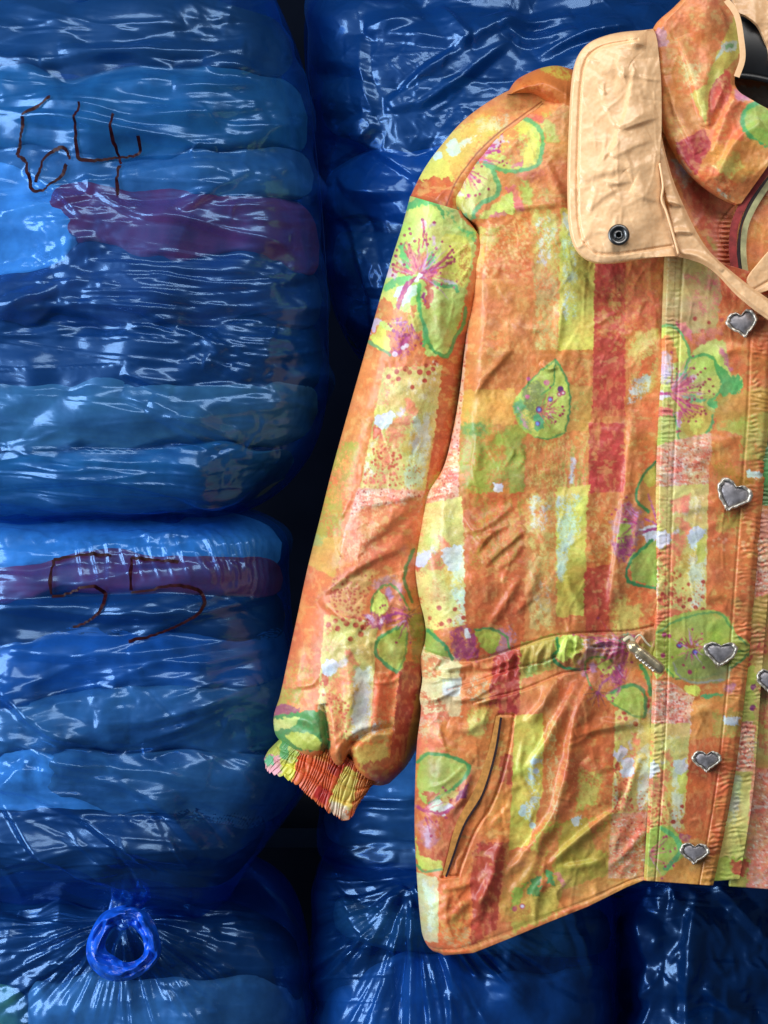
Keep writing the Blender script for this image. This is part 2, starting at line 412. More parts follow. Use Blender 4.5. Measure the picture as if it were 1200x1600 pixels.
    B.poly(z((40, 1000), (500, 300), (900, 150), (1150, 200), (1150, 1400), (0, 1400)), (214, 128, 64))
    B.poly(z((880, 260), (960, 240), (1050, 440), (1050, 520), (940, 500), (900, 330)), (194, 190, 74), j=4, cov=.8)
    B.poly(z((720, 240), (930, 290), (930, 350), (860, 340)), (204, 92, 78), j=3)
    B.poly(z((640, 270), (760, 300), (880, 400), (900, 560), (860, 700), (700, 740), (560, 740), (470, 660), (400, 620), (430, 400)), YGR, sm=True)
    B.poly(z((640, 300), (800, 360), (880, 520), (840, 690), (740, 700), (780, 520), (700, 420)), (224, 206, 58), j=2)
    B.poly(z((470, 350), (620, 300), (720, 420), (810, 500), (740, 560), (760, 680), (650, 710), (560, 640), (500, 500)), (222, 124, 66), j=5, cov=.68, sc=(6, 5))
    B.poly(z((650, 690), (760, 650), (750, 700), (660, 730)), (202, 100, 118), j=3)
    B.poly(z((300, 540), (470, 400), (560, 420), (570, 490), (650, 510), (540, 540), (440, 620), (330, 590)), (208, 176, 216), j=4, cov=.8, sc=(7, 5))
    for p in (((300, 550), (370, 510), (450, 460)), ((280, 580), (400, 540), (520, 520)), ((330, 600), (430, 580), (540, 570)), ((400, 640), (430, 600), (470, 590)), ((480, 420), (520, 400), (570, 430))):
        B.line(z(*p), 3, (182, 60, 110), cov=.85)
    B.dots(z((540, 400), (560, 430), (450, 460), (470, 530), (500, 540), (540, 580), (410, 630), (430, 660)), 2.8, (178, 56, 108))
    B.line(z((650, 270), (740, 290), (860, 360), (910, 450), (910, 560), (870, 700), (740, 740), (600, 750), (500, 710), (420, 680)), 6.5, (96, 172, 96))
    B.poly(z((220, 600), (330, 600), (390, 700), (340, 690), (260, 650)), (108, 186, 116), j=2)
    B.poly(z((190, 640), (250, 630), (340, 700), (250, 760), (190, 740)), (190, 56, 118), j=3)
    B.poly(z((250, 740), (420, 680), (500, 740), (550, 860), (520, 960), (340, 1040), (300, 1180), (180, 1120), (160, 900)), (196, 208, 92), sm=True)
    B.poly(z((110, 880), (180, 760), (230, 780), (240, 900), (140, 1000)), (190, 120, 110), j=4, cov=.75)
    B.poly(z((180, 900), (250, 940), (240, 960), (190, 960)), LIL, cov=.8)
    B.poly(z((250, 770), (330, 790), (360, 850), (290, 800)), (204, 160, 206), cov=.8)
    B.dots(z((290, 770), (340, 805), (370, 835), (285, 960), (270, 790), (320, 720), (290, 680)), 3, (176, 54, 116))
    B.line(z((420, 680), (480, 720), (510, 800), (545, 880), (510, 970), (400, 1020), (330, 1110), (320, 1200)), 7, (96, 176, 104))
    B.poly(z((100, 1080), (240, 1060), (300, 1170), (240, 1240), (330, 1360), (0, 1364)), (104, 172, 100), j=3)
    B.poly(z((150, 960), (280, 980), (300, 1140), (230, 1110)), (182, 176, 70), j=3)
    B.poly(z((320, 1240), (420, 1080), (560, 1000), (700, 1060), (660, 1140), (430, 1240), (380, 1360), (330, 1364)), (208, 206, 76), j=3)
    B.poly(z((360, 1230), (480, 1110), (590, 1080), (620, 1130), (560, 1180), (420, 1250), (360, 1360)), (200, 96, 122), j=2)
    B.poly(z((600, 890), (680, 860), (770, 1080), (690, 1090)), (206, 92, 96), j=2)
    B.poly(z((690, 830), (790, 820), (840, 940), (820, 1060), (760, 1040)), (180, 192, 80), j=3, cov=.8)
    B.poly(z((560, 960), (640, 930), (690, 1080), (560, 1060)), (194, 200, 76), j=3)
    B.poly(z((760, 760), (950, 740), (940, 820), (820, 840), (690, 780)), (206, 100, 74), j=4, cov=.8)
    B.poly(z((950, 600), (1140, 600), (1130, 1080), (860, 1060), (850, 850)), (206, 108, 54), j=4, cov=.75, sc=(10, 10))
    B.poly(z((860, 860), (1000, 880), (980, 1020), (870, 1010)), (200, 180, 90), cov=.42, sc=(5, 5))
    # ---- plaid of the front, column by column
    B.poly([(734, 345), (836, 330), (836, 435), (734, 440)], (206, 100, 46))
    B.poly([(734, 355), (836, 335), (836, 420), (740, 430)], (220, 170, 90), cov=.4, sc=(4, 4))
    B.poly([(745, 352), (782, 356), (780, 376), (742, 420)], (206, 180, 74), cov=.7, sc=(8, 8))
    for _ in range(60):
        B.dots([(random.uniform(745, 830), random.uniform(375, 434))], 2.2, (234, 160, 96))
    B.poly([(828, 322), (880, 330), (878, 550), (830, 550)], (216, 130, 64))
    B.poly([(830, 325), (878, 330), (878, 440), (832, 440)], (206, 186, 84), cov=.6, sc=(6, 10))
    B.poly([(834, 335), (870, 335), (868, 420), (838, 420)], (206, 208, 214), cov=.42, sc=(6, 10))
    B.poly([(834, 430), (874, 430), (872, 548), (834, 548)], (206, 184, 100), cov=.55, sc=(5, 6))
    B.poly([(876, 325), (934, 325), (930, 550), (872, 550)], (216, 198, 62))
    B.poly([(878, 330), (905, 330), (900, 500), (878, 500)], (200, 208, 206), cov=.5, sc=(9, 14))
    B.poly([(876, 400), (925, 400), (920, 440), (880, 440)], (190, 180, 70), cov=.5)
    B.poly([(724, 438), (834, 434), (830, 552), (722, 556)], ORG, j=1)
    B.poly([(722, 550), (926, 546), (924, 612), (720, 616)], (204, 108, 50), j=1.2)
    B.poly([(890, 560), (926, 556), (924, 608), (885, 610)], (218, 160, 70), cov=.42, sc=(5, 8))
    B.poly([(718, 610), (806, 608), (804, 670), (716, 672)], (214, 150, 58), j=2)
    B.poly([(716, 640), (760, 640), (800, 690), (716, 690)], (196, 170, 62), cov=.5)
    B.poly([(880, 604), (926, 604), (922, 690), (880, 690)], (206, 150, 66), j=2)
    B.poly([(885, 610), (920, 610), (918, 660), (890, 660)], (176, 180, 80), cov=.4)
    B.poly([(716, 664), (824, 664), (820, 772), (714, 776)], (196, 124, 50))
    B.poly([(716, 664), (824, 664), (820, 772), (714, 776)], (156, 166, 62), cov=.6, sc=(16, 14))
    B.poly([(788, 670), (822, 680), (820, 772), (796, 770)], (150, 166, 64), cov=.7, sc=(10, 14))
    B.poly([(716, 660), (760, 660), (760, 682), (716, 680)], (110, 150, 70), cov=.6, sc=(6, 4))
    B.poly([(770, 755), (786, 755), (784, 770), (772, 768)], WHT, j=2)
    B.poly([(822, 680), (922, 672), (920, 768), (820, 772)], (204, 114, 54))
    B.poly([(822, 685), (922, 675), (920, 768), (820, 772)], (206, 176, 84), cov=.42, sc=(3, 11))
    B.poly([(870, 700), (920, 690), (918, 768), (870, 768)], (176, 172, 70), cov=.45, sc=(4, 14))
    B.poly([(890, 715), (900, 715), (896, 756), (888, 756)], (200, 208, 206), cov=.7)
    B.poly([(930, 300), (982, 300), (978, 650), (926, 655)], (188, 56, 44), j=1.2)
    B.poly([(932, 440), (978, 440), (978, 530), (932, 530)], (206, 96, 50), cov=.5, sc=(8, 8))
    B.poly([(948, 455), (976, 450), (974, 500), (955, 505)], (222, 168, 88), cov=.5, sc=(7, 7))
    B.poly([(924, 640), (976, 640), (976, 668), (924, 672)], (190, 84, 52), j=1)
    B.poly([(940, 652), (972, 650), (971, 662), (940, 664)], (204, 112, 60), j=1)
    B.poly([(920, 660), (975, 662), (977, 768), (920, 774)], (184, 52, 46), j=1)
    B.poly([(930, 665), (940, 665), (934, 720), (926, 720)], (206, 106, 60), cov=.7)
    B.poly([(978, 300), (1040, 300), (1036, 780), (976, 780)], (212, 116, 56))
    B.poly([(978, 400), (1036, 400), (1030, 520), (978, 520)], (206, 90, 56), cov=.65)
    B.poly([(980, 520), (1030, 510), (1026, 610), (980, 630)], (214, 180, 80), cov=.62, sc=(9, 12))
    B.poly([(985, 595), (1022, 575), (1010, 620), (980, 632)], (204, 210, 206), cov=.6, sc=(6, 6))
    B.poly([(1000, 560), (1024, 555), (1020, 580), (1000, 590)], (222, 96, 48), j=3)
    B.poly([(990, 640), (1028, 600), (1028, 730), (1000, 740)], (222, 104, 54), cov=.75, sc=(9, 18))
    leafface(B, (858, 630), 1.0)
    # side panel under the arm
    speck(B, [(735, 350), (737, 420), (733, 500), (726, 590), (718, 680), (716, 800), (640, 810), (690, 740), (712, 660), (722, 560), (728, 460)])
    strip(B, [(650, 790), (722, 776), (737, 975), (640, 990)], top=False)
    B.poly([(650, 790), (700, 776), (690, 860), (640, 870)], (226, 206, 110), cov=.5)
    B.poly([(690, 856), (722, 850), (722, 884), (710, 896), (692, 880)], (206, 212, 232), j=2.5)
    B.poly([(640, 890), (690, 890), (720, 960), (660, 985), (636, 940)], (220, 204, 96), cov=.75, sc=(10, 14))
    B.dots([(686, 950), (711, 952), (728, 946), (702, 970), (690, 975), (724, 965), (672, 966)], 3.4, (172, 60, 42))
    # chest below
    B.poly([(722, 772), (822, 770), (824, 1010), (730, 1040)], (196, 86, 40))
    B.poly([(735, 775), (820, 772), (818, 900), (735, 890)], (176, 140, 56), cov=.45, sc=(7, 16))
    B.poly([(735, 830), (815, 810), (812, 880), (745, 900)], (214, 150, 78), cov=.35, sc=(3, 7))
    B.poly([(738, 890), (824, 875), (826, 1000), (740, 1030)], (196, 88, 42), j=3)
    B.poly([(820, 768), (870, 766), (870, 990), (820, 1000)], (206, 122, 60))
    B.poly([(822, 768), (868, 768), (868, 860), (822, 860)], (212, 190, 90), cov=.6, sc=(7, 9))
    B.poly([(826, 775), (864, 775), (860, 830), (828, 830)], (206, 210, 208), cov=.46, sc=(8, 9))
    B.poly([(822, 860), (870, 860), (868, 985), (828, 985)], (212, 178, 92), cov=.58, sc=(6, 10))
    B.poly([(832, 900), (862, 900), (860, 960), (836, 960)], (220, 204, 160), cov=.4, sc=(5, 6))
    B.poly([(868, 762), (922, 758), (916, 966), (870, 970)], (206, 190, 60))
    B.poly([(870, 775), (910, 770), (880, 910), (870, 912)], (186, 206, 208), cov=.62, sc=(10, 16))
    B.poly([(890, 815), (912, 805), (904, 840), (884, 860)], (196, 208, 216), cov=.6)
    B.poly([(918, 770), (965, 768), (958, 1000), (912, 1000)], (200, 96, 46))
    B.poly([(920, 772), (960, 770), (955, 880), (918, 880)], (212, 160, 90), cov=.35, sc=(4, 6))
    B.poly([(914, 890), (956, 880), (952, 995), (910, 1000)], (176, 54, 36), j=3)
    B.poly([(868, 964), (916, 962), (914, 1005), (868, 1010)], (190, 92, 46))
    B.poly([(956, 770), (1030, 770), (1030, 990), (952, 990)], (202, 106, 54))
    B.poly([(956, 935), (1006, 935), (1000, 985), (956, 990)], (214, 190, 76), j=4, cov=.85)
    B.poly([(975, 910), (1020, 910), (1016, 945), (980, 945)], (222, 102, 52), cov=.8)
    B.poly([(1000, 970), (1024, 960), (1020, 985), (990, 985)], (214, 84, 44), cov=.7)
    # half flower beside the placket
    z = Zm(560, 720, 1.875)
    B.poly(z((740, 180), (780, 120), (830, 130), (840, 200), (790, 290), (745, 280)), (176, 122, 130), cov=.75, j=3)
    B.poly(z((755, 240), (780, 170), (800, 200), (790, 250), (765, 260)), LGR, sm=True)
    B.poly(z((820, 60), (860, 10), (880, 10), (880, 140), (830, 140)), (196, 132, 70))
    B.poly(z((835, 50), (870, 5), (880, 60), (850, 80)), (192, 186, 60))
    B.line(z((870, 2), (830, 50), (815, 110), (850, 150)), 4.5, DGRN)
    B.poly(z((820, 200), (880, 180), (880, 230), (850, 240)), (210, 206, 232))
    B.line(z((815, 215), (880, 195)), 5, PUR, sm=False)
    B.poly(z((745, 240), (810, 220), (810, 290), (760, 305)), (146, 44, 104), j=4, cov=.75)
    B.poly(z((795, 280), (860, 230), (880, 240), (880, 372), (800, 350)), (156, 184, 76), sm=False)
    B.line(z((860, 232), (800, 290), (790, 350), (870, 374)), 5, DGRN)
    for a in ((850, 100), (860, 130), (840, 170), (870, 160)):
        B.line(z(a, (880, 190)), 2.4, (170, 70, 140))
    # ---- the waist channel and below
    B.poly([(650, 1005), (725, 1030), (724, 1120), (650, 1120)], (214, 196, 130), j=2)
    B.poly([(652, 1020), (690, 1025), (690, 1060), (652, 1060)], (206, 96, 60), cov=.6, sc=(7, 6))
    B.poly([(690, 1060), (722, 1060), (720, 1090), (690, 1086)], (210, 214, 206), cov=.85)
    B.poly([(652, 1075), (700, 1095), (690, 1125), (652, 1110)], (190, 78, 50), cov=.5, sc=(8, 8))
    B.poly([(720, 1030), (780, 1020), (778, 1110), (720, 1120)], (214, 110, 54), j=2)
    B.poly([(728, 1060), (770, 1050), (766, 1100), (728, 1110)], (212, 196, 150), cov=.4, sc=(6, 6))
    B.poly([(772, 1018), (816, 1012), (812, 1114), (764, 1116)], (166, 44, 40), j=2)
    B.poly([(812, 1005), (875, 990), (870, 1055), (812, 1085)], (190, 166, 66), j=3)
    B.poly([(812, 1040), (872, 1020), (868, 1048), (814, 1066)], (136, 164, 74), cov=.55)
    B.poly([(815, 1060), (872, 1045), (900, 1060), (860, 1120), (812, 1120)], (204, 112, 58), j=2)
    B.poly([(866, 1000), (1024, 980), (1024, 1040), (900, 1050), (870, 1040)], (190, 120, 66), j=3)
    B.poly([(868, 998), (900, 992), (912, 1010), (890, 1030), (872, 1030)], YGR, sm=True)
    B.line([(870, 998), (872, 1014), (864, 1028), (880, 1042), (905, 1046)], 4.5, DGRN)
    B.poly([(905, 1000), (960, 990), (985, 1000), (960, 1030), (910, 1040)], (206, 176, 214), cov=.55, sc=(10, 4))
    B.poly([(925, 998), (1000, 985), (990, 1020), (930, 1024)], (156, 56, 116), cov=.42, sc=(12, 4))
    B.poly([(960, 990), (990, 985), (985, 1020), (965, 1020)], (90, 150, 96), cov=.42, sc=(8, 4))
    B.poly([(890, 1022), (940, 1020), (930, 1040), (895, 1042)], (200, 196, 66), cov=.7)
    B.poly([(984, 1010), (1024, 1000), (1024, 1090), (1005, 1060)], (170, 170, 66), cov=.7)
    B.line([(1002, 1040), (1012, 1060), (1016, 1085)], 6, (70, 140, 74))
    # petals over the waist seam, left
    B.poly([(664, 980), (676, 985), (708, 1030), (664, 1018)], (136, 166, 66), j=1)
    B.line([(668, 985), (692, 1006), (708, 1030)], 5, DGRN)
    B.poly([(706, 985), (726, 976), (742, 990), (748, 1030), (716, 1034), (704, 1010)], (150, 46, 100), j=4, cov=.85, sc=(7, 7))
    B.poly([(718, 985), (734, 984), (736, 1006), (716, 1000)], (214, 130, 80), cov=.6)
    B.poly([(724, 984), (732, 982), (734, 996), (728, 998)], (220, 212, 230), j=2)
    B.poly([(776, 984), (800, 976), (806, 1000), (794, 1022), (764, 1024)], (176, 124, 140), j=3, cov=.8)
    B.poly([(742, 984), (770, 984), (782, 1000), (768, 1022), (752, 1010)], (172, 190, 62), sm=True)
    B.line([(742, 984), (768, 983), (790, 994), (796, 1014)], 3.4, (84, 140, 70))
    # skirt of the jacket
    B.poly([(640, 1116), (700, 1110), (705, 1180), (640, 1180)], (212, 100, 70), j=3)
    B.poly([(648, 1120), (700, 1116), (690, 1150), (650, 1160)], (206, 170, 130), cov=.5)
    B.poly([(690, 1130), (780, 1100), (770, 1220), (700, 1240)], (206, 108, 50), j=3)
    B.poly([(730, 1110), (770, 1100), (760, 1150), (730, 1150)], (200, 184, 74), cov=.7)
    B.poly([(640, 1240), (740, 1200), (720, 1350), (640, 1370)], (186, 82, 48))
    z = Zm(640, 1080, 3.81)
    B.poly(z((60, 400), (110, 365), (200, 375), (330, 430), (345, 480), (250, 580), (110, 670), (50, 600)), (164, 180, 76), sm=True)
    B.poly(z((80, 600), (190, 600), (110, 670)), (176, 80, 46), j=3)
    B.line(z((50, 420), (110, 370), (220, 385), (340, 430), (345, 490), (260, 580), (120, 668)), 5.5, (70, 142, 70))
    B.poly(z((100, 690), (180, 640), (260, 680), (200, 750), (110, 720)), (212, 214, 232), j=1.5)
    B.poly(z((180, 620), (320, 560), (290, 620), (200, 690)), (204, 190, 90), cov=.8)
    B.poly(z((290, 600), (350, 540), (350, 620), (270, 660)), (120, 40, 80), j=2)
    B.line(z((30, 680), (110, 720), (200, 725), (260, 690)), 4.5, (156, 40, 96))
    B.poly(z((40, 770), (150, 760), (190, 860), (120, 960), (60, 900)), (190, 120, 130), cov=.7, j=3)
    B.poly(z((80, 790), (130, 790), (120, 930), (90, 930)), (206, 170, 200), cov=.7)
    B.poly(z((30, 860), (60, 980), (190, 1020), (200, 1070), (60, 1060), (30, 980)), (196, 198, 60), j=2)
    B.line(z((40, 1030), (90, 1075), (190, 1060)), 4, (96, 146, 80))
    B.poly(z((40, 1080), (175, 1110), (175, 1500), (60, 1480)), (206, 196, 132), j=1)
    B.poly(z((70, 1120), (150, 1120), (160, 1420), (90, 1460)), (202, 206, 190), cov=.5, sc=(7, 12))
    B.poly(z((172, 1110), (380, 1080), (370, 1330), (375, 1560), (172, 1560)), (214, 96, 46), j=1)
    B.poly(z((200, 1280), (370, 1240), (370, 1440), (180, 1440)), (216, 160, 76), cov=.5, sc=(10, 8))
    B.poly(z((190, 1420), (370, 1400), (360, 1530), (190, 1540)), (206, 170, 110), cov=.5, sc=(8, 5))
    B.poly(z((380, 880), (585, 900), (550, 1100), (515, 1420), (360, 1520), (375, 1300), (360, 1180)), (164, 50, 34), j=1.5)
    B.poly(z((470, 140), (625, 140), (625, 900), (420, 900), (300, 1080), (250, 1000)), (214, 112, 52), j=2)
    B.poly(z((540, 380), (625, 380), (620, 560), (530, 540)), (176, 60, 40), j=3)
    B.poly(z((520, 540), (630, 560), (600, 880), (430, 860)), (216, 130, 54), cov=.6, sc=(6, 6))
    B.poly([(804, 1118), (852, 1114), (848, 1240), (826, 1320), (794, 1330), (800, 1240)], (206, 190, 58), j=1)
    B.poly([(820, 1190), (850, 1170), (848, 1240), (830, 1300), (818, 1290)], (186, 206, 206), cov=.42, sc=(8, 12))
    B.dots([(834, 1190), (830, 1215), (838, 1205), (818, 1262), (816, 1270), (832, 1290)], 5, (182, 202, 216))
    B.poly([(850, 1090), (890, 1080), (886, 1240), (862, 1300), (840, 1330), (848, 1240)], (200, 110, 52))
    B.poly([(856, 1120), (880, 1110), (876, 1300), (850, 1310)], (204, 184, 110), cov=.45, sc=(5, 10))
    B.poly([(872, 1060), (960, 1080), (966, 1260), (890, 1260), (868, 1180)], (196, 88, 42), j=2)
    B.poly([(895, 1190), (960, 1180), (960, 1280), (890, 1290)], (210, 140, 70), cov=.42, sc=(4, 4))
    B.poly([(905, 1200), (945, 1210), (930, 1260), (900, 1270)], (190, 180, 66), cov=.7, j=4)
    B.poly([(846, 1290), (960, 1270), (960, 1380), (800, 1460), (800, 1400)], (184, 160, 58), j=4)
    B.poly([(846, 1300), (880, 1290), (860, 1390), (820, 1400), (836, 1340)], (190, 92, 48), cov=.75, sc=(7, 12))
    B.poly([(790, 1330), (842, 1330), (826, 1440), (780, 1440)], (196, 130, 56), cov=.8)
    B.poly([(920, 1280), (960, 1260), (958, 1340), (930, 1330)], (206, 104, 54), cov=.7)
    B.poly([(892, 1278), (908, 1276), (908, 1290), (894, 1290)], (206, 210, 226), j=2.5)
    B.poly([(800, 1390), (820, 1380), (812, 1410), (800, 1425)], (150, 176, 62), j=3)
    B.poly([(828, 1375), (845, 1370), (842, 1400), (826, 1400)], (76, 130, 70), j=3)
    B.poly([(850, 1358), (862, 1362), (868, 1385), (856, 1378)], (84, 156, 90), j=2)
    B.poly([(866, 1364), (874, 1362), (884, 1382), (876, 1388)], (216, 120, 110), j=2)
    B.poly([(800, 1412), (900, 1370), (880, 1420), (790, 1440)], (212, 176, 62), cov=.6)
    B.dots([(804, 1420), (816, 1416)], 4.5, (170, 70, 80)); B.dots([(816, 1416)], 2.6, (210, 206, 222))
    B.poly([(880, 1390), (1010, 1345), (1010, 1400), (870, 1420)], (214, 134, 62), j=2)
    strip(B, [(962, 1110), (1024, 1095), (1014, 1270), (956, 1275)])
    speck(B, [(955, 1272), (1016, 1268), (1010, 1375), (950, 1372)], (206, 150, 110))
    B.poly([(960, 1290), (1012, 1285), (1006, 1372), (955, 1372)], (204, 86, 54), cov=.42, sc=(8, 8))
    B.poly([(974, 1185), (992, 1182), (990, 1212), (968, 1215)], (206, 204, 230), j=2)
    iris(B, (955, 1062), .92, -0.9, -1)
    # ======== button placket
    P = Cloth((208, 108, 54))
    z = Zm(1010, 480, 6.153)
    P.poly([(1024, 380), (1140, 380), (1140, 520), (1024, 520)], (184, 160, 92), j=1)
    P.poly([(1060, 420), (1130, 410), (1130, 500), (1080, 490)], (196, 100, 90), cov=.42, sc=(9, 9))
    P.poly([(1120, 380), (1220, 380), (1220, 480), (1130, 500)], (192, 74, 40))
    P.poly([(1125, 470), (1220, 460), (1220, 620), (1140, 600), (1120, 520)], (208, 98, 50), j=2)
    P.dots([(1086, 498), (1108, 504), (1128, 500), (1098, 517), (1120, 520), (1128, 522)], 3.0, (160, 56, 44))
    P.poly(z((440, 240), (740, 180), (760, 260), (660, 280), (580, 360), (540, 420), (440, 320)), (206, 112, 96), j=4, cov=.7)
    P.poly(z((100, 640), (640, 300), (760, 330), (820, 660), (900, 640), (920, 740), (880, 880), (640, 1080), (640, 1200), (300, 1290), (110, 1300)), (196, 196, 84), j=2)
    P.poly(z((110, 170), (240, 180), (340, 270), (410, 400), (380, 540), (300, 520), (220, 300), (110, 290)), YGR, sm=False, j=2)
    P.poly(z((110, 300), (240, 290), (310, 420), (260, 560), (110, 470)), (212, 116, 62), j=4, cov=.85)
    P.poly(z((300, 140), (380, 150), (450, 260), (430, 330), (350, 260)), (204, 100, 104), j=3)
    P.line(z((130, 190), (240, 180), (330, 250), (400, 380), (410, 460)), 4.5, (98, 166, 84))
    P.poly(z((110, 470), (200, 420), (270, 560), (220, 720), (120, 720)), (206, 178, 220), j=4, cov=.75)
    P.poly(z((680, 380), (760, 400), (830, 600), (800, 620), (700, 460)), (200, 96, 130), j=3, cov=.9)
    P.poly(z((540, 360), (680, 350), (720, 480), (810, 650), (760, 660), (640, 500), (540, 440)), (206, 206, 84), j=2)
    P.poly(z((400, 520), (530, 460), (620, 480), (680, 620), (720, 740), (660, 850), (520, 880), (420, 820), (400, 640)), (188, 202, 86), sm=True)
    P.poly(z((560, 680), (700, 640), (710, 780), (620, 850), (540, 840)), (212, 214, 76), j=2)
    P.poly(z((660, 520), (760, 600), (810, 670), (880, 640), (920, 720), (900, 860), (760, 920), (680, 1020), (590, 940), (600, 890), (700, 820), (720, 700)), (92, 172, 92), j=2)
    P.line(z((380, 600), (410, 500), (540, 460), (640, 490), (680, 600), (720, 720)), 4.5, (84, 160, 84))
    P.poly(z((280, 640), (390, 620), (390, 680), (260, 740)), (104, 176, 116), j=2)
    P.poly(z((300, 870), (420, 840), (500, 870), (600, 890), (520, 930), (380, 890)), (108, 186, 118), j=2)
    P.poly(z((340, 1080), (400, 980), (520, 930), (620, 1000), (640, 1100), (560, 1200), (420, 1240), (350, 1180)), (206, 176, 66), sm=True)
    P.poly(z((400, 1100), (520, 1060), (560, 1160), (440, 1220)), (214, 210, 66), j=3)
    P.line(z((640, 1040), (620, 1150), (520, 1250), (320, 1280), (300, 1160), (260, 1040)), 4.5, (90, 166, 90))
    P.poly(z((290, 1080), (340, 1050), (330, 1160), (300, 1150)), (206, 180, 216))
    P.poly(z((240, 800), (340, 700), (420, 660), (460, 740), (340, 840), (280, 840)), (160, 48, 92), j=4, cov=.85, sc=(9, 4))
    P.poly(z((430, 640), (500, 640), (480, 700), (430, 720)), (204, 170, 206), cov=.8); P.poly(z((480, 830), (560, 800), (560, 830), (490, 860)), (204, 170, 206), cov=.8)
    P.poly(z((110, 800), (200, 830), (270, 850), (180, 880), (110, 900)), (222, 220, 236))
    P.line(z((110, 825), (200, 830), (300, 860), (420, 960)), 5, (168, 44, 120))
    for p in (((280, 850), (380, 900), (500, 980)), ((260, 870), (340, 960), (400, 1030)), ((280, 860), (420, 930), (540, 960))):
        P.line(z(*p), 3, (196, 80, 96))
    P.dots(z((520, 625), (495, 650), (600, 690), (565, 720), (545, 745), (520, 770), (490, 765), (640, 760), (510, 800), (470, 1030), (450, 1050), (490, 1010), (520, 1030), (440, 1000), (420, 1060), (530, 1000)), 1.9, (140, 44, 50))
    P.poly(z((110, 950), (240, 960), (240, 1050), (110, 1050)), (202, 84, 80), j=3)
    P.poly(z((110, 1050), (260, 1040), (300, 1270), (110, 1390)), (176, 190, 84), j=2)
    P.poly([(1120, 620), (1215, 600), (1215, 720), (1112, 720)], (208, 150, 62), j=3)
    P.poly([(1120, 660), (1215, 640), (1215, 720), (1112, 720)], (186, 180, 72), cov=.7, sc=(10, 8))
    P.poly([(1113, 670), (1160, 680), (1150, 780), (1112, 780)], (206, 112, 52), j=3)
    speck(P, [(1020, 700), (1060, 686), (1112, 676), (1112, 772), (1020, 772)])
    strip(P, [(1020, 760), (1110, 756), (1106, 952), (1015, 956)], top=False)
    P.poly([(1050, 780), (1080, 775), (1075, 800), (1050, 800)], SAL, cov=.9, j=3)
    P.poly([(1072, 835), (1090, 822), (1104, 828), (1096, 848), (1082, 858)], (206, 208, 236), j=2)
    P.poly([(1090, 845), (1105, 835), (1103, 880), (1088, 880)], (204, 196, 68), j=2)
    P.dots([(1050, 905), (1076, 913), (1099, 909), (1035, 928), (1048, 928), (1030, 938), (1062, 938), (1078, 937), (1087, 949), (1068, 948), (1098, 953), (1098, 932), (1040, 933)], 3.6, (166, 54, 42))
    P.poly([(1108, 720), (1215, 720), (1205, 970), (1102, 970)], (206, 98, 50), j=1)
    P.poly([(1112, 720), (1190, 715), (1170, 770), (1120, 780)], (186, 130, 50), cov=.6)
    P.poly([(1110, 800), (1160, 800), (1160, 830), (1115, 835)], (206, 176, 72), cov=.6)
    P.poly([(1164, 735), (1192, 738), (1190, 748), (1166, 744)], (206, 214, 226), j=2)
    P.scatter(rect(1112, 840, 1180, 860), 14, 2.6, (234, 150, 100), 3)
    P.poly([(1015, 950), (1110, 955), (1110, 985), (1015, 985)], (206, 96, 62), cov=.75, sc=(8, 6))
    leafface(P, (1098, 1020), 1.15, 1.35)
    P.poly([(1024, 985), (1060, 960), (1120, 955), (1148, 985), (1144, 1010), (1050, 1040), (1024, 1060)], (176, 190, 70), sm=True, j=1)
    P.poly([(1060, 962), (1125, 955), (1148, 990), (1100, 1000)], (150, 178, 72), cov=.7, sm=True)
    P.line([(1026, 990), (1062, 968), (1120, 957), (1144, 982)], 3.5, (96, 150, 70))
    P.poly([(1050, 1040), (1080, 1018), (1130, 1025), (1140, 1060), (1080, 1068)], (140, 150, 84), cov=.85, sm=True)
    P.line([(1052, 1035), (1060, 1055), (1085, 1066), (1130, 1062)], 3, (150, 150, 140))
    P.dots([(1062, 1008), (1086, 1019)], 5, (110, 50, 100)); P.dots([(1062, 1008), (1086, 1019)], 3.2, (92, 110, 206))
    P.dots([(1038, 992), (1046, 994), (1036, 1024), (1078, 1050)], 3.6, (160, 40, 90))
    for a in range(200, 360, 22):
        aa = math.radians(a)
        P.line([(1080, 1012), (1080 + 24 * math.cos(aa), 1012 + 20 * math.sin(aa))], 2.4, (150, 70, 44), taper=.7)
    P.poly([(1072, 1072), (1094, 1072), (1092, 1086), (1074, 1084)], (214, 210, 60), sm=True)
    P.poly([(1092, 1086), (1126, 1084), (1130, 1094), (1104, 1098)], (88, 166, 100), j=2)
    P.poly([(1130, 1070), (1150, 1066), (1146, 1084), (1130, 1086)], (196, 120, 150), cov=.8)
    speck(P, [(1015, 1062), (1050, 1066), (1084, 1090), (1080, 1150), (1012, 1150)])
    P.poly([(1082, 1094), (1190, 1080), (1180, 1160), (1076, 1160)], (210, 128, 56), j=2)
    P.poly([(1110, 1110), (1165, 1100), (1160, 1160), (1114, 1160)], (190, 170, 66), cov=.6)
    P.poly([(1130, 1118), (1158, 1120), (1154, 1134), (1132, 1132)], (206, 216, 224), j=2)
    strip(P, [(1012, 1130), (1078, 1130), (1070, 1300), (1004, 1300)], top=False)
    P.poly([(1050, 1190), (1072, 1184), (1074, 1205), (1058, 1216)], (208, 208, 234), j=2)
    P.poly([(1060, 1212), (1076, 1204), (1074, 1240), (1060, 1240)], (200, 196, 70), j=2)
    P.dots([(1045, 1258), (1066, 1260), (1030, 1252), (1052, 1284), (1066, 1284)], 3.4, (164, 54, 42))
    P.poly([(1078, 1155), (1180, 1150), (1160, 1345), (1064, 1345)], (200, 90, 44), j=1.5)
    P.poly([(1004, 1290), (1066, 1288), (1064, 1320), (1004, 1320)], (206, 96, 66), cov=.6)
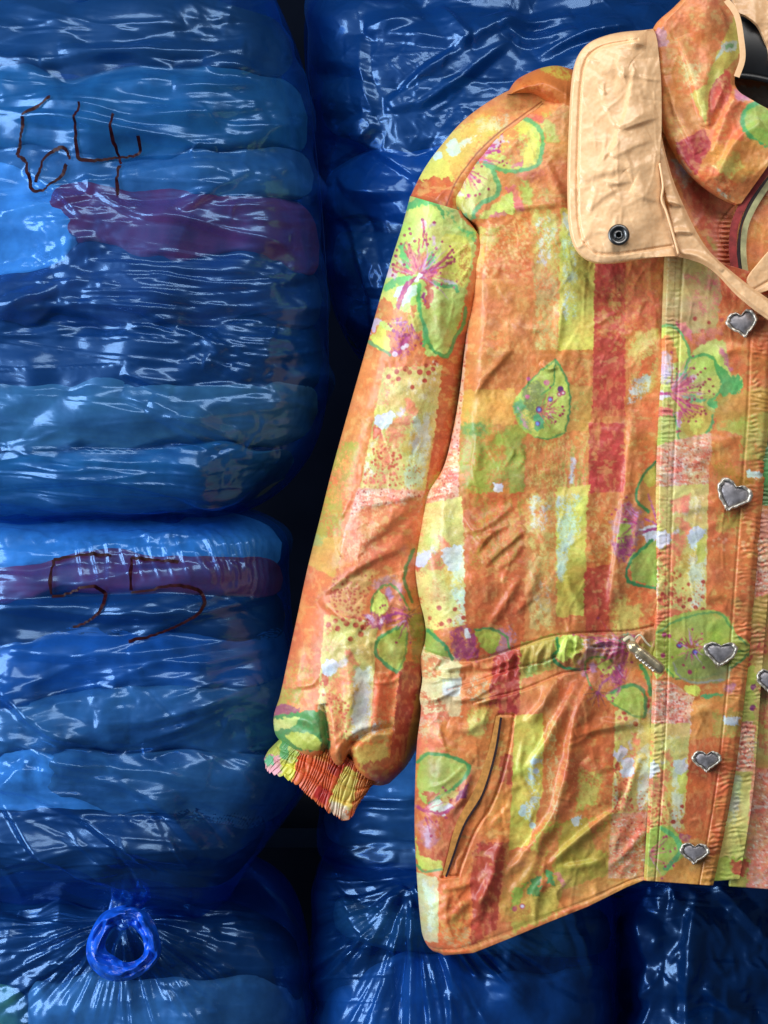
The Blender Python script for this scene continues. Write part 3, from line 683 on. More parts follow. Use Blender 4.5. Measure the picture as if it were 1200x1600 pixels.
    P.poly([(1004, 1308), (1040, 1290), (1062, 1306), (1070, 1340), (1050, 1366), (1004, 1366)], (160, 190, 80), sm=True)
    P.line([(1034, 1294), (1056, 1310), (1062, 1332), (1040, 1358)], 7, (92, 170, 100))
    P.poly([(1062, 1300), (1080, 1306), (1074, 1318), (1062, 1312)], (160, 70, 90), j=2)
    P.poly([(1060, 1340), (1130, 1335), (1130, 1385), (1030, 1385)], (210, 140, 60), j=3)
    P.poly([(1000, 1350), (1040, 1360), (1034, 1386), (1000, 1386)], (216, 190, 70), cov=.7)
    # ======== under placket and far front (a second run of the print)
    R = Cloth((208, 118, 62))
    R.poly([(1150, 560), (1230, 560), (1230, 700), (1150, 700)], (150, 60, 70)); R.poly([(1150, 690), (1230, 690), (1230, 790), (1150, 790)], (84, 140, 76))
    R.poly([(1150, 790), (1230, 790), (1230, 900), (1150, 900)], (206, 130, 110), cov=.7)
    speck(R, [(1150, 840), (1230, 840), (1230, 960), (1150, 960)])
    R.poly([(1140, 930), (1230, 930), (1230, 1050), (1140, 1050)], (190, 150, 70), j=3)
    R.poly([(1140, 960), (1230, 980), (1230, 1030), (1140, 1030)], (214, 100, 64), cov=.5)
    R.scatter(rect(1160, 1000, 1220, 1050), 30, 2.4, (166, 54, 44), 3)
    R.poly([(1150, 1040), (1195, 1040), (1190, 1130), (1150, 1130)], (176, 186, 70), j=2)
    R.dots([(1177, 1074), (1182, 1072), (1176, 1106)], 5, (120, 50, 90))
    speck(R, [(1150, 1128), (1192, 1128), (1184, 1210), (1140, 1210)])
    R.poly([(1140, 1205), (1190, 1205), (1170, 1350), (1110, 1350)], (206, 190, 90), j=1)
    R.poly([(1140, 1210), (1160, 1210), (1150, 1290), (1134, 1290)], (190, 190, 150), cov=.7)
    R.poly([(1180, 1030), (1240, 1030), (1240, 1220), (1178, 1220)], (200, 170, 84), j=3)
    R.poly([(1180, 1060), (1240, 1060), (1240, 1180), (1178, 1180)], (196, 84, 60), cov=.42, sc=(9, 9))
    speck(R, [(1176, 1200), (1240, 1200), (1240, 1400), (1160, 1400)], (214, 140, 110))
    R.poly([(1110, 1340), (1170, 1340), (1165, 1400), (1105, 1400)], (176, 190, 70), j=3); R.poly([(1140, 1345), (1170, 1340), (1165, 1370), (1140, 1360)], (186, 70, 50), j=3)
    # ======== collar and throat
    C = Cloth((222, 122, 64))
    z = Zm(960, 0, 5.0)
    C.poly(z((540, 0), (900, 0), (950, 130), (840, 300), (640, 420), (330, 200)), (224, 122, 66))
    C.poly(z((560, 160), (720, 240), (640, 440), (560, 300)), (214, 90, 44), j=4, cov=.8)
    C.poly(z((380, 200), (620, 430), (700, 500), (640, 660), (500, 620), (420, 450)), (226, 176, 96), cov=.42, sc=(6, 8))
    C.poly(z((490, 480), (690, 500), (680, 640), (560, 700)), (226, 200, 120), cov=.55, sc=(6, 6))
    C.poly(z((320, 220), (390, 210), (420, 340), (360, 390), (320, 300)), (210, 150, 170), j=3)
    C.poly(z((930, 130), (975, 130), (985, 420), (880, 540), (760, 700), (720, 640), (840, 340)), (222, 200, 70), j=2)
    C.poly(z((840, 340), (960, 310), (950, 400), (850, 410), (790, 480)), (206, 216, 206), j=2)
    C.poly(z((860, 350), (930, 340), (920, 380), (870, 390)), (130, 184, 120), j=2)
    C.poly(z((590, 730), (760, 640), (740, 740), (710, 970)), (214, 196, 76), j=1)
    C.poly(z((760, 660), (890, 520), (920, 700), (850, 900), (740, 1000), (740, 760)), (190, 60, 46), j=2)
    C.poly(z((840, 560), (910, 600), (870, 760), (830, 780)), (216, 110, 80), cov=.42)
    C.poly(z((380, 700), (560, 740), (700, 980), (480, 1120), (380, 900)), (220, 140, 74), j=2)
    C.poly(z((380, 820), (560, 900), (540, 1100), (440, 1080)), (224, 180, 84), cov=.42, sc=(6, 6))
    C.poly(z((480, 1120), (690, 1000), (760, 1120), (740, 1260), (640, 1360), (500, 1220)), (172, 44, 50), j=2)
    C.poly(z((740, 900), (1000, 720), (1060, 900), (1000, 1120), (760, 1140)), (222, 96, 56), j=3)
    C.poly(z((910, 660), (1040, 740), (1060, 800), (960, 800)), (204, 130, 170), j=3, cov=.85)
    C.poly(z((1000, 860), (1080, 800), (1140, 800), (1300, 940), (1300, 1200), (1120, 1140), (1010, 1020)), (150, 180, 80), j=1)
    C.line(z((1120, 800), (1030, 850), (1000, 940), (1040, 1040), (1140, 1130), (1300, 1200)), 7, (76, 160, 92))
    C.poly(z((760, 1120), (1080, 1080), (1200, 1160), (1160, 1300), (960, 1440), (760, 1420), (640, 1360)), (216, 130, 58), j=3)
    C.poly(z((800, 1230), (960, 1180), (1020, 1300), (860, 1400), (760, 1340)), (208, 180, 72), j=4, cov=.8)
    C.dots(z((770, 1325),), 6, (230, 210, 120))
    C.poly(z((640, 1360), (740, 1280), (960, 1440), (900, 1560), (760, 1500)), (214, 88, 40), cov=.7)
    z = Zm(1020, 250, 6.667)
    C.poly(z((160, 0), (310, 20), (420, 180), (740, 420), (860, 440), (800, 800), (900, 1250), (600, 1000), (400, 560)), (206, 100, 66), j=1)
    C.poly(z((190, 0), (310, 0), (420, 170), (330, 340), (250, 180)), (206, 190, 150), j=3, cov=.8)
    C.poly(z((270, 30), (360, 120), (330, 180), (280, 110)), (204, 200, 214), cov=.7)
    C.poly(z((410, 200), (620, 380), (680, 600), (640, 700), (520, 760), (420, 520)), (196, 82, 52), j=2)
    C.poly(z((540, 780), (620, 800), (680, 960), (600, 900)), (190, 176, 80), cov=.7)
    C.poly(z((600, 260), (700, 290), (860, 420), (760, 410)), (206, 200, 160), cov=.6)
    # feathery veins and pollen dots laid over the big flowers
    rv = random.Random(77)
    def veins(L, c, a0, a1, n, l0, l1, cols):
        for k in range(n):
            a = math.radians(a0 + (a1 - a0) * (k + rv.random()) / n); l = rv.uniform(l0, l1); b = rv.gauss(0, .12); r0 = rv.uniform(5, 14)
            L.line([(c[0] + r0 * math.cos(a), c[1] + r0 * math.sin(a)), (c[0] + l * .6 * math.cos(a + b), c[1] + l * .6 * math.sin(a + b)), (c[0] + l * math.cos(a + 1.6 * b), c[1] + l * math.sin(a + 1.6 * b))], rv.uniform(1.8, 3.2), rv.choice(cols), j=.8, taper=.8, op=.85)
            if rv.random() < .6:
                L.dots([(c[0] + (l + 6) * math.cos(a + 1.6 * b), c[1] + (l + 6) * math.sin(a + 1.6 * b))], 1.9, (160, 44, 76))
    mg = [(186, 50, 112), (204, 84, 110), (160, 40, 100), (216, 120, 130), (206, 150, 200)]
    veins(S, (654, 430), -175, 40, 34, 26, 62, mg); veins(S, (640, 500), 60, 200, 14, 14, 36, mg)
    veins(B, (722, 244), -60, 20, 22, 22, 66, mg); veins(B, (724, 262), 20, 110, 14, 18, 46, mg)
    veins(P, (1046, 612), -80, 60, 30, 24, 64, mg); veins(P, (1060, 636), 10, 110, 12, 14, 40, mg)
    veins(B, (1000, 815), 130, 260, 16, 18, 46, mg); veins(B, (985, 1012), 110, 215, 22, 24, 90, mg); veins(B, (975, 1070), 120, 300, 16, 14, 44, mg)
    veins(B, (660, 1268), -50, 60, 14, 16, 44, mg); veins(S, (640, 962), 100, 260, 18, 16, 44, mg); veins(P, (1080, 1014), 0, 360, 16, 12, 34, mg); veins(B, (850, 640), -60, 60, 12, 12, 34, mg)
    veins(P, (1010, 1335), -50, 50, 12, 16, 44, mg)
    yy, xx = np.mgrid[0:CH, 0:CW].astype(np.float32)
    g = (fbm(xx / 3.2, yy / 3.2, 901, 2) - 0.5)[..., None]
    big = fbm(xx / 45, yy / 45, 903, 2)
    g2 = (sstep(.50, .66, fbm(xx / 5, yy / 9, 905, 4)) * sstep(.40, .62, big))[..., None]
    g3 = (sstep(.54, .66, fbm(xx / 9, yy / 6, 909, 4)) * sstep(.62, .42, big))[..., None]
    hue = np.stack([fbm(xx / 34, yy / 30, 911 + k, 2) - .5 for k in range(3)], -1) * np.array((.10, .22, .30), np.float32)
    for L in (S, Y, B, P, R, C):                     # worn screen print: the ground shows through in flecks
        L.a *= 1 + 0.12 * g
        wo = np.clip((L.a[..., 0] - L.a[..., 1] - 50) / 50, .12, 1)[..., None]
        L.a += 0.36 * wo * g2 * (np.array((230, 172, 96), np.float32) - L.a)
        L.a += 0.36 * wo * g3 * (np.array((220, 200, 104), np.float32) - L.a)
        L.a *= 1 + hue
        L.a += wo * np.array((7, 12, 8), np.float32)
        L.a *= .92; L.a += np.array((13, 13, 11), np.float32)          # a faded, chalky ink
        L.a += np.array((5, 4, 9), np.float32)
        wy = np.clip((L.a[..., 1] - 140) / 60, 0, 1) * np.clip((L.a[..., 0] - 170) / 30, 0, 1)                   # its yellows are pale and greenish
        L.a[..., 2] += .20 * wy * (np.minimum(L.a[..., 0], L.a[..., 1]) - L.a[..., 2])
        L.a[..., 1] += 7 * wy
    return {'sleeve': S, 'yoke': Y, 'body': B, 'placket': P, 'under': R, 'collar': C}
# ================================================================ mesh helpers
def W(px, py, y):
    """a point of the jacket's front (px across, py down, in half millimetres) set y metres deep"""
    px = np.asarray(px, float); py = np.asarray(py, float); y = np.asarray(y, float)
    k = (D + y) / D
    return np.stack(np.broadcast_arrays((px - 600) * PX * k, y, Z0 + (800 - py) * PX * k), -1)

def link(o, parent=None):
    SC.collection.objects.link(o)
    if parent is not None:
        o.parent = parent
    return o

def mesh_obj(name, verts, faces, mat, parent=None, col=None, smooth=True):
    me = bpy.data.meshes.new(name)
    verts = np.asarray(verts, np.float32).reshape(-1, 3)
    faces = np.asarray(faces, np.int32)
    n, k = faces.shape
    me.vertices.add(len(verts)); me.vertices.foreach_set('co', verts.ravel())
    me.loops.add(n * k); me.loops.foreach_set('vertex_index', faces.ravel())
    me.polygons.add(n)
    me.polygons.foreach_set('loop_start', np.arange(0, n * k, k, dtype=np.int32))
    me.polygons.foreach_set('loop_total', np.full(n, k, np.int32))
    me.polygons.foreach_set('use_smooth', np.full(n, smooth, bool))
    me.update(calc_edges=True)
    if col is not None:
        at = me.color_attributes.new('print', 'FLOAT_COLOR', 'POINT')
        c = np.ones((len(verts), 4), np.float32); c[:, :3] = np.asarray(col, np.float32).reshape(-1, 3)
        at.data.foreach_set('color', c.ravel())
    me.materials.append(mat)
    return link(bpy.data.objects.new(name, me), parent)

def gfaces(ny, nx, off=0, flip=False):
    i = np.arange(ny - 1)[:, None] * nx + np.arange(nx - 1)[None, :] + off
    f = np.stack([i, i + nx, i + nx + 1, i + 1], -1).reshape(-1, 4)
    return f[:, ::-1] if flip else f

def normals(P):
    du = np.gradient(P, axis=1); dv = np.gradient(P, axis=0)
    n = np.cross(du, dv)
    n /= np.linalg.norm(n, axis=-1, keepdims=True) + 1e-12
    if n[..., 1].mean() > 0:
        n = -n                                   # towards the viewer's side
    return n

def resample(pts, n, sm=True):
    p = catmull(pts, 12) if sm else np.asarray(pts, float)
    L = np.concatenate([[0], np.cumsum(np.hypot(*(p[1:] - p[:-1]).T))])
    s = np.linspace(0, L[-1], n)
    return np.stack([np.interp(s, L, p[:, k]) for k in range(p.shape[1])], -1)

def ruled(left, right, ny, nx, u=None):
    a = resample(left, ny); b = resample(right, ny)
    u = np.linspace(0, 1, nx) if u is None else u
    G = a[:, None] * (1 - u[None, :, None]) + b[:, None] * u[None, :, None]
    return G[..., 0], G[..., 1], np.broadcast_to(u[None], (ny, nx)), np.broadcast_to(np.linspace(0, 1, ny)[:, None], (ny, nx))

def sdist(X, Y, pts):
    best = np.full(X.shape, 1e9, np.float32); along = np.zeros(X.shape, np.float32); sg = np.ones(X.shape, np.float32)
    pts = np.asarray(pts, float)
    L = np.concatenate([[0], np.cumsum(np.hypot(*(pts[1:] - pts[:-1]).T))])
    for i in range(len(pts) - 1):
        ax, ay = pts[i]; dx, dy = pts[i + 1] - pts[i]
        q = dx * dx + dy * dy + 1e-9
        t = np.clip(((X - ax) * dx + (Y - ay) * dy) / q, 0, 1)
        ex = X - ax - t * dx; ey = Y - ay - t * dy
        d = np.hypot(ex, ey); m = d < best
        best = np.where(m, d, best); along = np.where(m, (L[i] + t * (L[i + 1] - L[i])) / L[-1], along)
        sg = np.where(m, np.sign(dx * ey - dy * ex), sg)
    return best * sg, along

def add_fold(H, X, Y, pts, a, w, w2=None, taper=0.5, sm=True, tent=False):
    """a rounded fold: height a (metres) along pts, half-width w on one side and w2 on the other"""
    p = catmull(pts, 5) if (sm and len(pts) > 2) else np.asarray(pts, float)
    w2 = w if w2 is None else w2
    r = 3.2 * max(w, w2)
    m = (X > p[:, 0].min() - r) & (X < p[:, 0].max() + r) & (Y > p[:, 1].min() - r) & (Y < p[:, 1].max() + r)
    rows = np.where(m.any(1))[0]; cols = np.where(m.any(0))[0]
    if len(rows) == 0:
        return
    sl = (slice(rows[0], rows[-1] + 1), slice(cols[0], cols[-1] + 1))
    d, t = sdist(X[sl], Y[sl], p)
    ww = np.where(d > 0, w, w2)
    env = np.sin(np.pi * np.clip(t, 0.0, 1)) ** taper if taper else 1.0
    H[sl] += a * (np.clip(1 - np.abs(d) / (1.5 * ww), 0, 1) if tent else np.exp(-(d / ww) ** 2)) * env

def facet(x, y, sd):
    """flat triangular facets with sharp creases, -0.5 .. 0.5"""
    s = (x + y) * 0.3660254; xs = x + s; ys = y + s
    i = np.floor(xs); j = np.floor(ys); fx = xs - i; fy = ys - j
    a = _hash(i, j, sd); b = _hash(i + 1, j + 1, sd)
    lo = fx > fy
    c = np.where(lo, _hash(i + 1, j, sd), _hash(i, j + 1, sd))
    mx = np.maximum(fx, fy); mn = np.minimum(fx, fy)
    return a * (1 - mx) + c * (mx - mn) + b * mn - 0.5

def creases(X, Y, sx, sy, sd, w=.05):
    """a net of thin raised lines where stretched cells meet"""
    wx = (fbm(X / sx, Y / (sy * 2), sd + 2, 1) - .5) * .5; wy = (fbm(X / sx, Y / (sy * 2), sd + 3, 1) - .5) * .7
    x = X / sx + wx; y = Y / sy + wy
    ix = np.floor(x); iy = np.floor(y)
    f1 = np.full(x.shape, 9.0, np.float32); f2 = f1.copy()
    for a in (-1, 0, 1):
        for b in (-1, 0, 1):
            cx = ix + a; cy = iy + b
            d = np.hypot(cx + _hash(cx, cy, sd) - x, cy + _hash(cx, cy, sd + 1) - y)
            n = d < f1
            f2 = np.where(n, f1, np.minimum(f2, d)); f1 = np.where(n, d, f1)
    return np.clip(1 - (f2 - f1) / (3 * w), 0, 1) * sstep(.25, .6, fbm(X / sx * 1.3, Y / sy * .6, sd + 7, 2))

def sample(cl, X, Y):
    a = cl.a
    x = np.clip(X, 0, CW - 1.001); y = np.clip(Y, 0, CH - 1.001)
    ix = x.astype(int); iy = y.astype(int); fx = (x - ix)[..., None]; fy = (y - iy)[..., None]
    c = (a[iy, ix] * (1 - fx) + a[iy, ix + 1] * fx) * (1 - fy) + (a[iy + 1, ix] * (1 - fx) + a[iy + 1, ix + 1] * fx) * fy
    return np.power(np.clip(c, 0, 255) / 255.0, 2.2)

def sheet(name, X, Y, yd, mat, parent, cloth=None, col=None, thick=0.003, back=4):
    """a panel of cloth: the front grid, a turned rim and a coarser reverse"""
    P = W(X, Y, yd)
    ny, nx = X.shape
    V = [P.reshape(-1, 3)]; F = [gfaces(ny, nx)]
    C = sample(cloth, X, Y) if cloth is not None else None
    Cs = [C.reshape(-1, 3)] if C is not None else None
    n = ny * nx
    idx = np.arange(n).reshape(ny, nx)
    ring = np.concatenate([idx[0, :], idx[1:, -1], idx[-1, -2::-1], idx[-2:0:-1, 0]])
    m = len(ring)
    rim = P.reshape(-1, 3)[ring] + np.array([0, thick, 0])
    V.append(rim)
    k = np.arange(m); k2 = (k + 1) % m
    F.append(np.stack([ring[k], ring[k2], n + k2, n + k], -1))
    if Cs is not None: Cs.append(C.reshape(-1, 3)[ring])
    ry = np.unique(np.append(np.arange(0, ny, back), ny - 1)); rx = np.unique(np.append(np.arange(0, nx, back), nx - 1))
    B = P[np.ix_(ry, rx)] + np.array([0, thick, 0])
    V.append(B.reshape(-1, 3)); F.append(gfaces(len(ry), len(rx), n + m, True))
    if Cs is not None: Cs.append(C[np.ix_(ry, rx)].reshape(-1, 3))
    return mesh_obj(name, np.concatenate(V), np.concatenate(F), mat, parent, np.concatenate(Cs) if Cs is not None else None)

def tube(name, pts, r, mat, parent=None, nseg=10, flat=1.0, cap=True, pleat=0.0):
    """a tube along 3D points; r a number or a list"""
    p = np.asarray(pts, float); n = len(p)
    r = np.broadcast_to(np.asarray(r, float), (n,))
    t = np.gradient(p, axis=0); t /= np.linalg.norm(t, axis=1, keepdims=True) + 1e-12
    ref = np.array([0, -1.0, 0])
    s = np.cross(t, ref); bad = np.linalg.norm(s, axis=1) < 1e-4
    s[bad] = np.array([1.0, 0, 0]); s /= np.linalg.norm(s, axis=1, keepdims=True)
    q = np.cross(s, t)
    a = np.linspace(0, 2 * np.pi, nseg, endpoint=False)
    sx = np.arange(n)[:, None] / 9.0
    pl = 1 + pleat * (np.sin(5 * a[None] + 1.3 * np.sin(sx) * 2) + .8 * np.sin(9 * a[None] - sx) + 1.6 * (vnoise(sx * 1.6 + 0 * a[None], a[None] * 1.5 + 0 * sx, 3) - .5))
    V = p[:, None] + (r[:, None] * pl)[..., None] * (np.cos(a)[None, :, None] * s[:, None] + flat * np.sin(a)[None, :, None] * q[:, None])
    i = np.arange(n - 1)[:, None] * nseg + np.arange(nseg)[None]
    j = np.arange(n - 1)[:, None] * nseg + (np.arange(nseg)[None] + 1) % nseg
    F = np.stack([i, j, j + nseg, i + nseg], -1).reshape(-1, 4)
    V = V.reshape(-1, 3)
    if cap:                                        # rounded ends: two shrinking rings and a point-like last ring
        for e, sg in ((0, -1), (n - 1, 1)):
            ring = V[e * nseg:(e + 1) * nseg]; base = len(V)
            prev = np.arange(e * nseg, (e + 1) * nseg)
            for sh, out in ((.75, .5), (.02, .75)):
                nr = p[e] + (ring - p[e]) * sh + t[e] * sg * r[e] * out
                cur = np.arange(len(V), len(V) + nseg)
                V = np.concatenate([V, nr])
                f = np.stack([prev, np.roll(prev, -1), np.roll(cur, -1), cur], -1)
                F = np.concatenate([F, f if sg > 0 else f[:, ::-1]])
                prev = cur
    return mesh_obj(name, V, F, mat, parent)

def ribbon(name, pts3, width, mat, parent=None, nrm=None):
    """a flat strip that follows 3D points, lying across the view"""
    p = np.asarray(pts3, float)
    t = np.gradient(p, axis=0); t /= np.linalg.norm(t, axis=1, keepdims=True) + 1e-12
    nn = np.broadcast_to(np.array([0, -1.0, 0]), p.shape) if nrm is None else nrm
    s = np.cross(t, nn); s /= np.linalg.norm(s, axis=1, keepdims=True) + 1e-12
    w = np.broadcast_to(np.asarray(width, float), (len(p),))[:, None]
    V = np.stack([p - s * w * .5, p + nn * w * .0 , p + s * w * .5], 1)
    V[:, 1] += nn * (w * 0.02)
    return mesh_obj(name, V.reshape(-1, 3), gfaces(len(p), 3), mat, parent)

def empty(name, loc, label=None, cat=None, group=None):
    o = bpy.data.objects.new(name, None); o.empty_display_size = 0.05
    link(o); o.location = loc
    tag(o, label, cat, group)
    return o

def tag(o, label=None, cat=None, group=None, kind=None):
    if label: o['label'] = label
    if cat: o['category'] = cat
    if group: o['group'] = group
    if kind: o['kind'] = kind
    return o

def reparent(root):
    """the parts are built in place: keep them there when the root stands elsewhere"""
    bpy.context.view_layer.update()
    inv = root.matrix_world.inverted()
    for o in root.children:
        o.matrix_parent_inverse = inv

# ================================================================ materials
def nt(name):
    m = bpy.data.materials.new(name); m.use_nodes = True
    t = m.node_tree; t.nodes.clear()
    out = t.nodes.new('ShaderNodeOutputMaterial')
    return m, t, out
def N(t, kind, **kw):
    n = t.nodes.new(kind)
    for k, v in kw.items():
        if k.startswith('i_'):
            n.inputs[k[2:].replace('_', ' ')].default_value = v
        else:
            setattr(n, k, v)
    return n
def principled(t, col, rough, metal=0.0, **kw):
    b = N(t, 'ShaderNodeBsdfPrincipled')
    if col is not None: b.inputs['Base Color'].default_value = (*col, 1)
    b.inputs['Roughness'].default_value = rough; b.inputs['Metallic'].default_value = metal
    for k, v in kw.items(): b.inputs[k.replace('_', ' ')].default_value = v
    return b

def mat_cloth():
    m, t, out = nt('printed_cotton')
    at = N(t, 'ShaderNodeVertexColor', layer_name='print')
    tc = N(t, 'ShaderNodeTexCoord')
    no = N(t, 'ShaderNodeTexNoise'); no.inputs['Scale'].default_value = 900; no.inputs['Detail'].default_value = 3
    t.links.new(tc.outputs['Object'], no.inputs['Vector'])
    mp = N(t, 'ShaderNodeMapRange'); mp.inputs['From Min'].default_value = .3; mp.inputs['From Max'].default_value = .7
    mp.inputs['To Min'].default_value = .90; mp.inputs['To Max'].default_value = 1.07
    t.links.new(no.outputs['Fac'], mp.inputs['Value'])
    mx = N(t, 'ShaderNodeMix', data_type='RGBA', blend_type='MULTIPLY'); mx.inputs['Factor'].default_value = 1
    t.links.new(at.outputs['Color'], mx.inputs['A']); t.links.new(mp.outputs['Result'], mx.inputs['B'])
    b = principled(t, None, .42, Specular_IOR_Level=.5)
    t.links.new(mx.outputs['Result'], b.inputs['Base Color'])
    n2 = N(t, 'ShaderNodeTexNoise'); n2.inputs['Scale'].default_value = 160; n2.inputs['Detail'].default_value = 4
    t.links.new(tc.outputs['Object'], n2.inputs['Vector'])
    ad = N(t, 'ShaderNodeMath', operation='MULTIPLY_ADD'); ad.inputs[1].default_value = .25
    t.links.new(no.outputs['Fac'], ad.inputs[0]); t.links.new(n2.outputs['Fac'], ad.inputs[2])
    bp = N(t, 'ShaderNodeBump'); bp.inputs['Strength'].default_value = .08; bp.inputs['Distance'].default_value = .0008
    t.links.new(ad.outputs[0], bp.inputs['Height']); t.links.new(bp.outputs[0], b.inputs['Normal'])
    t.links.new(b.outputs[0], out.inputs[0])
    return m

def mat_satin():
    m, t, out = nt('peach_satin')
    tc = N(t, 'ShaderNodeTexCoord')
    no = N(t, 'ShaderNodeTexNoise'); no.inputs['Scale'].default_value = 420; no.inputs['Detail'].default_value = 4
    t.links.new(tc.outputs['Object'], no.inputs['Vector'])
    cr = N(t, 'ShaderNodeValToRGB')
    cr.color_ramp.elements[0].position = .36; cr.color_ramp.elements[0].color = (.92, .545, .275, 1)
    cr.color_ramp.elements[1].position = .66; cr.color_ramp.elements[1].color = (.95, .60, .325, 1)
    t.links.new(no.outputs['Fac'], cr.inputs[0])
    b = principled(t, None, .33, Specular_IOR_Level=.55)
    t.links.new(cr.outputs[0], b.inputs['Base Color'])
    n2 = N(t, 'ShaderNodeTexNoise'); n2.inputs['Scale'].default_value = 130; n2.inputs['Detail'].default_value = 5
    t.links.new(tc.outputs['Object'], n2.inputs['Vector'])
    bp = N(t, 'ShaderNodeBump'); bp.inputs['Strength'].default_value = .12; bp.inputs['Distance'].default_value = .0010
    t.links.new(n2.outputs['Fac'], bp.inputs['Height']); t.links.new(bp.outputs[0], b.inputs['Normal'])
    t.links.new(b.outputs[0], out.inputs[0])
    return m

def mat_film(name='blue_film', tint=(.31, .62, .97), body=(.002, .17, .80), veil=.125, rough=.18):
    """thin blue polythene: lets the clothes behind show, scatters a little blue, shines on its creases"""
    m, t, out = nt(name)
    tc = N(t, 'ShaderNodeTexCoord')
    mpn = N(t, 'ShaderNodeMapping'); mpn.inputs['Scale'].default_value = (30, 30, 80)
    t.links.new(tc.outputs['Object'], mpn.inputs['Vector'])
    no = N(t, 'ShaderNodeTexNoise'); no.inputs['Scale'].default_value = 1; no.inputs['Detail'].default_value = 4; no.inputs['Roughness'].default_value = .55
    t.links.new(mpn.outputs[0], no.inputs['Vector'])
    bp = N(t, 'ShaderNodeBump'); bp.inputs['Strength'].default_value = .10; bp.inputs['Distance'].default_value = .0015
    t.links.new(no.outputs['Fac'], bp.inputs['Height'])
    lw = N(t, 'ShaderNodeLayerWeight'); lw.inputs['Blend'].default_value = .5
    tr = N(t, 'ShaderNodeBsdfTransparent'); tr.inputs[0].default_value = (*tint, 1)
    df = N(t, 'ShaderNodeBsdfDiffuse'); df.inputs[0].default_value = (*body, 1)
    tl = N(t, 'ShaderNodeBsdfTranslucent'); tl.inputs[0].default_value = (*body, 1)
    t.links.new(bp.outputs[0], df.inputs['Normal'])
    ms = N(t, 'ShaderNodeMixShader'); ms.inputs[0].default_value = .2
    t.links.new(df.outputs[0], ms.inputs[1]); t.links.new(tl.outputs[0], ms.inputs[2])
    # a film seen edge-on is a longer way through the blue
    pw = N(t, 'ShaderNodeMath', operation='POWER'); pw.inputs[1].default_value = 1.6
    t.links.new(lw.outputs['Facing'], pw.inputs[0])
    mr = N(t, 'ShaderNodeMapRange'); mr.inputs['To Min'].default_value = veil; mr.inputs['To Max'].default_value = veil * .9
    t.links.new(pw.outputs[0], mr.inputs['Value'])
    m1 = N(t, 'ShaderNodeMixShader'); t.links.new(mr.outputs[0], m1.inputs[0])
    t.links.new(tr.outputs[0], m1.inputs[1]); t.links.new(ms.outputs[0], m1.inputs[2])
    gl = N(t, 'ShaderNodeBsdfGlossy'); gl.inputs['Color'].default_value = (.42, .66, 1, 1); gl.inputs['Roughness'].default_value = rough
    t.links.new(bp.outputs[0], gl.inputs['Normal'])
    # a thin sheet mirrors alike from both sides: Schlick on the facing angle
    lf = N(t, 'ShaderNodeLayerWeight'); lf.inputs['Blend'].default_value = .5; t.links.new(bp.outputs[0], lf.inputs['Normal'])
    p5 = N(t, 'ShaderNodeMath', operation='POWER'); p5.inputs[1].default_value = 5; t.links.new(lf.outputs['Facing'], p5.inputs[0])
    fr = N(t, 'ShaderNodeMath', operation='MULTIPLY_ADD'); fr.inputs[1].default_value = .55; fr.inputs[2].default_value = .095
    t.links.new(p5.outputs[0], fr.inputs[0])
    g2 = N(t, 'ShaderNodeBsdfGlossy'); g2.inputs['Color'].default_value = (.20, .46, 1, 1); g2.inputs['Roughness'].default_value = .42
    t.links.new(bp.outputs[0], g2.inputs['Normal'])
    mg = N(t, 'ShaderNodeMixShader'); mg.inputs[0].default_value = .5
    t.links.new(gl.outputs[0], mg.inputs[1]); t.links.new(g2.outputs[0], mg.inputs[2])
    m2 = N(t, 'ShaderNodeMixShader'); t.links.new(fr.outputs[0], m2.inputs[0])
    t.links.new(m1.outputs[0], m2.inputs[1]); t.links.new(mg.outputs[0], m2.inputs[2])
    t.links.new(m2.outputs[0], out.inputs[0])
    return m

_gm = {}
def mat_garment(col):
    if col in _gm: return _gm[col]
    m, t, out = nt('folded_knit')
    tc = N(t, 'ShaderNodeTexCoord')
    no = N(t, 'ShaderNodeTexNoise'); no.inputs['Scale'].default_value = 60; no.inputs['Detail'].default_value = 5
    t.links.new(tc.outputs['Object'], no.inputs['Vector'])
    cr = N(t, 'ShaderNodeValToRGB')
    cr.color_ramp.elements[0].position = .3; cr.color_ramp.elements[0].color = (*[c * .7 for c in col], 1)
    cr.color_ramp.elements[1].position = .7; cr.color_ramp.elements[1].color = (*[min(1, c * 1.25) for c in col], 1)
    t.links.new(no.outputs['Fac'], cr.inputs[0])
    b = principled(t, None, .9); t.links.new(cr.outputs[0], b.inputs['Base Color'])
    bp = N(t, 'ShaderNodeBump'); bp.inputs['Strength'].default_value = .5; bp.inputs['Distance'].default_value = .002
    t.links.new(no.outputs['Fac'], bp.inputs['Height']); t.links.new(bp.outputs[0], b.inputs['Normal'])
    t.links.new(b.outputs[0], out.inputs[0])
    _gm[col] = m
    return m

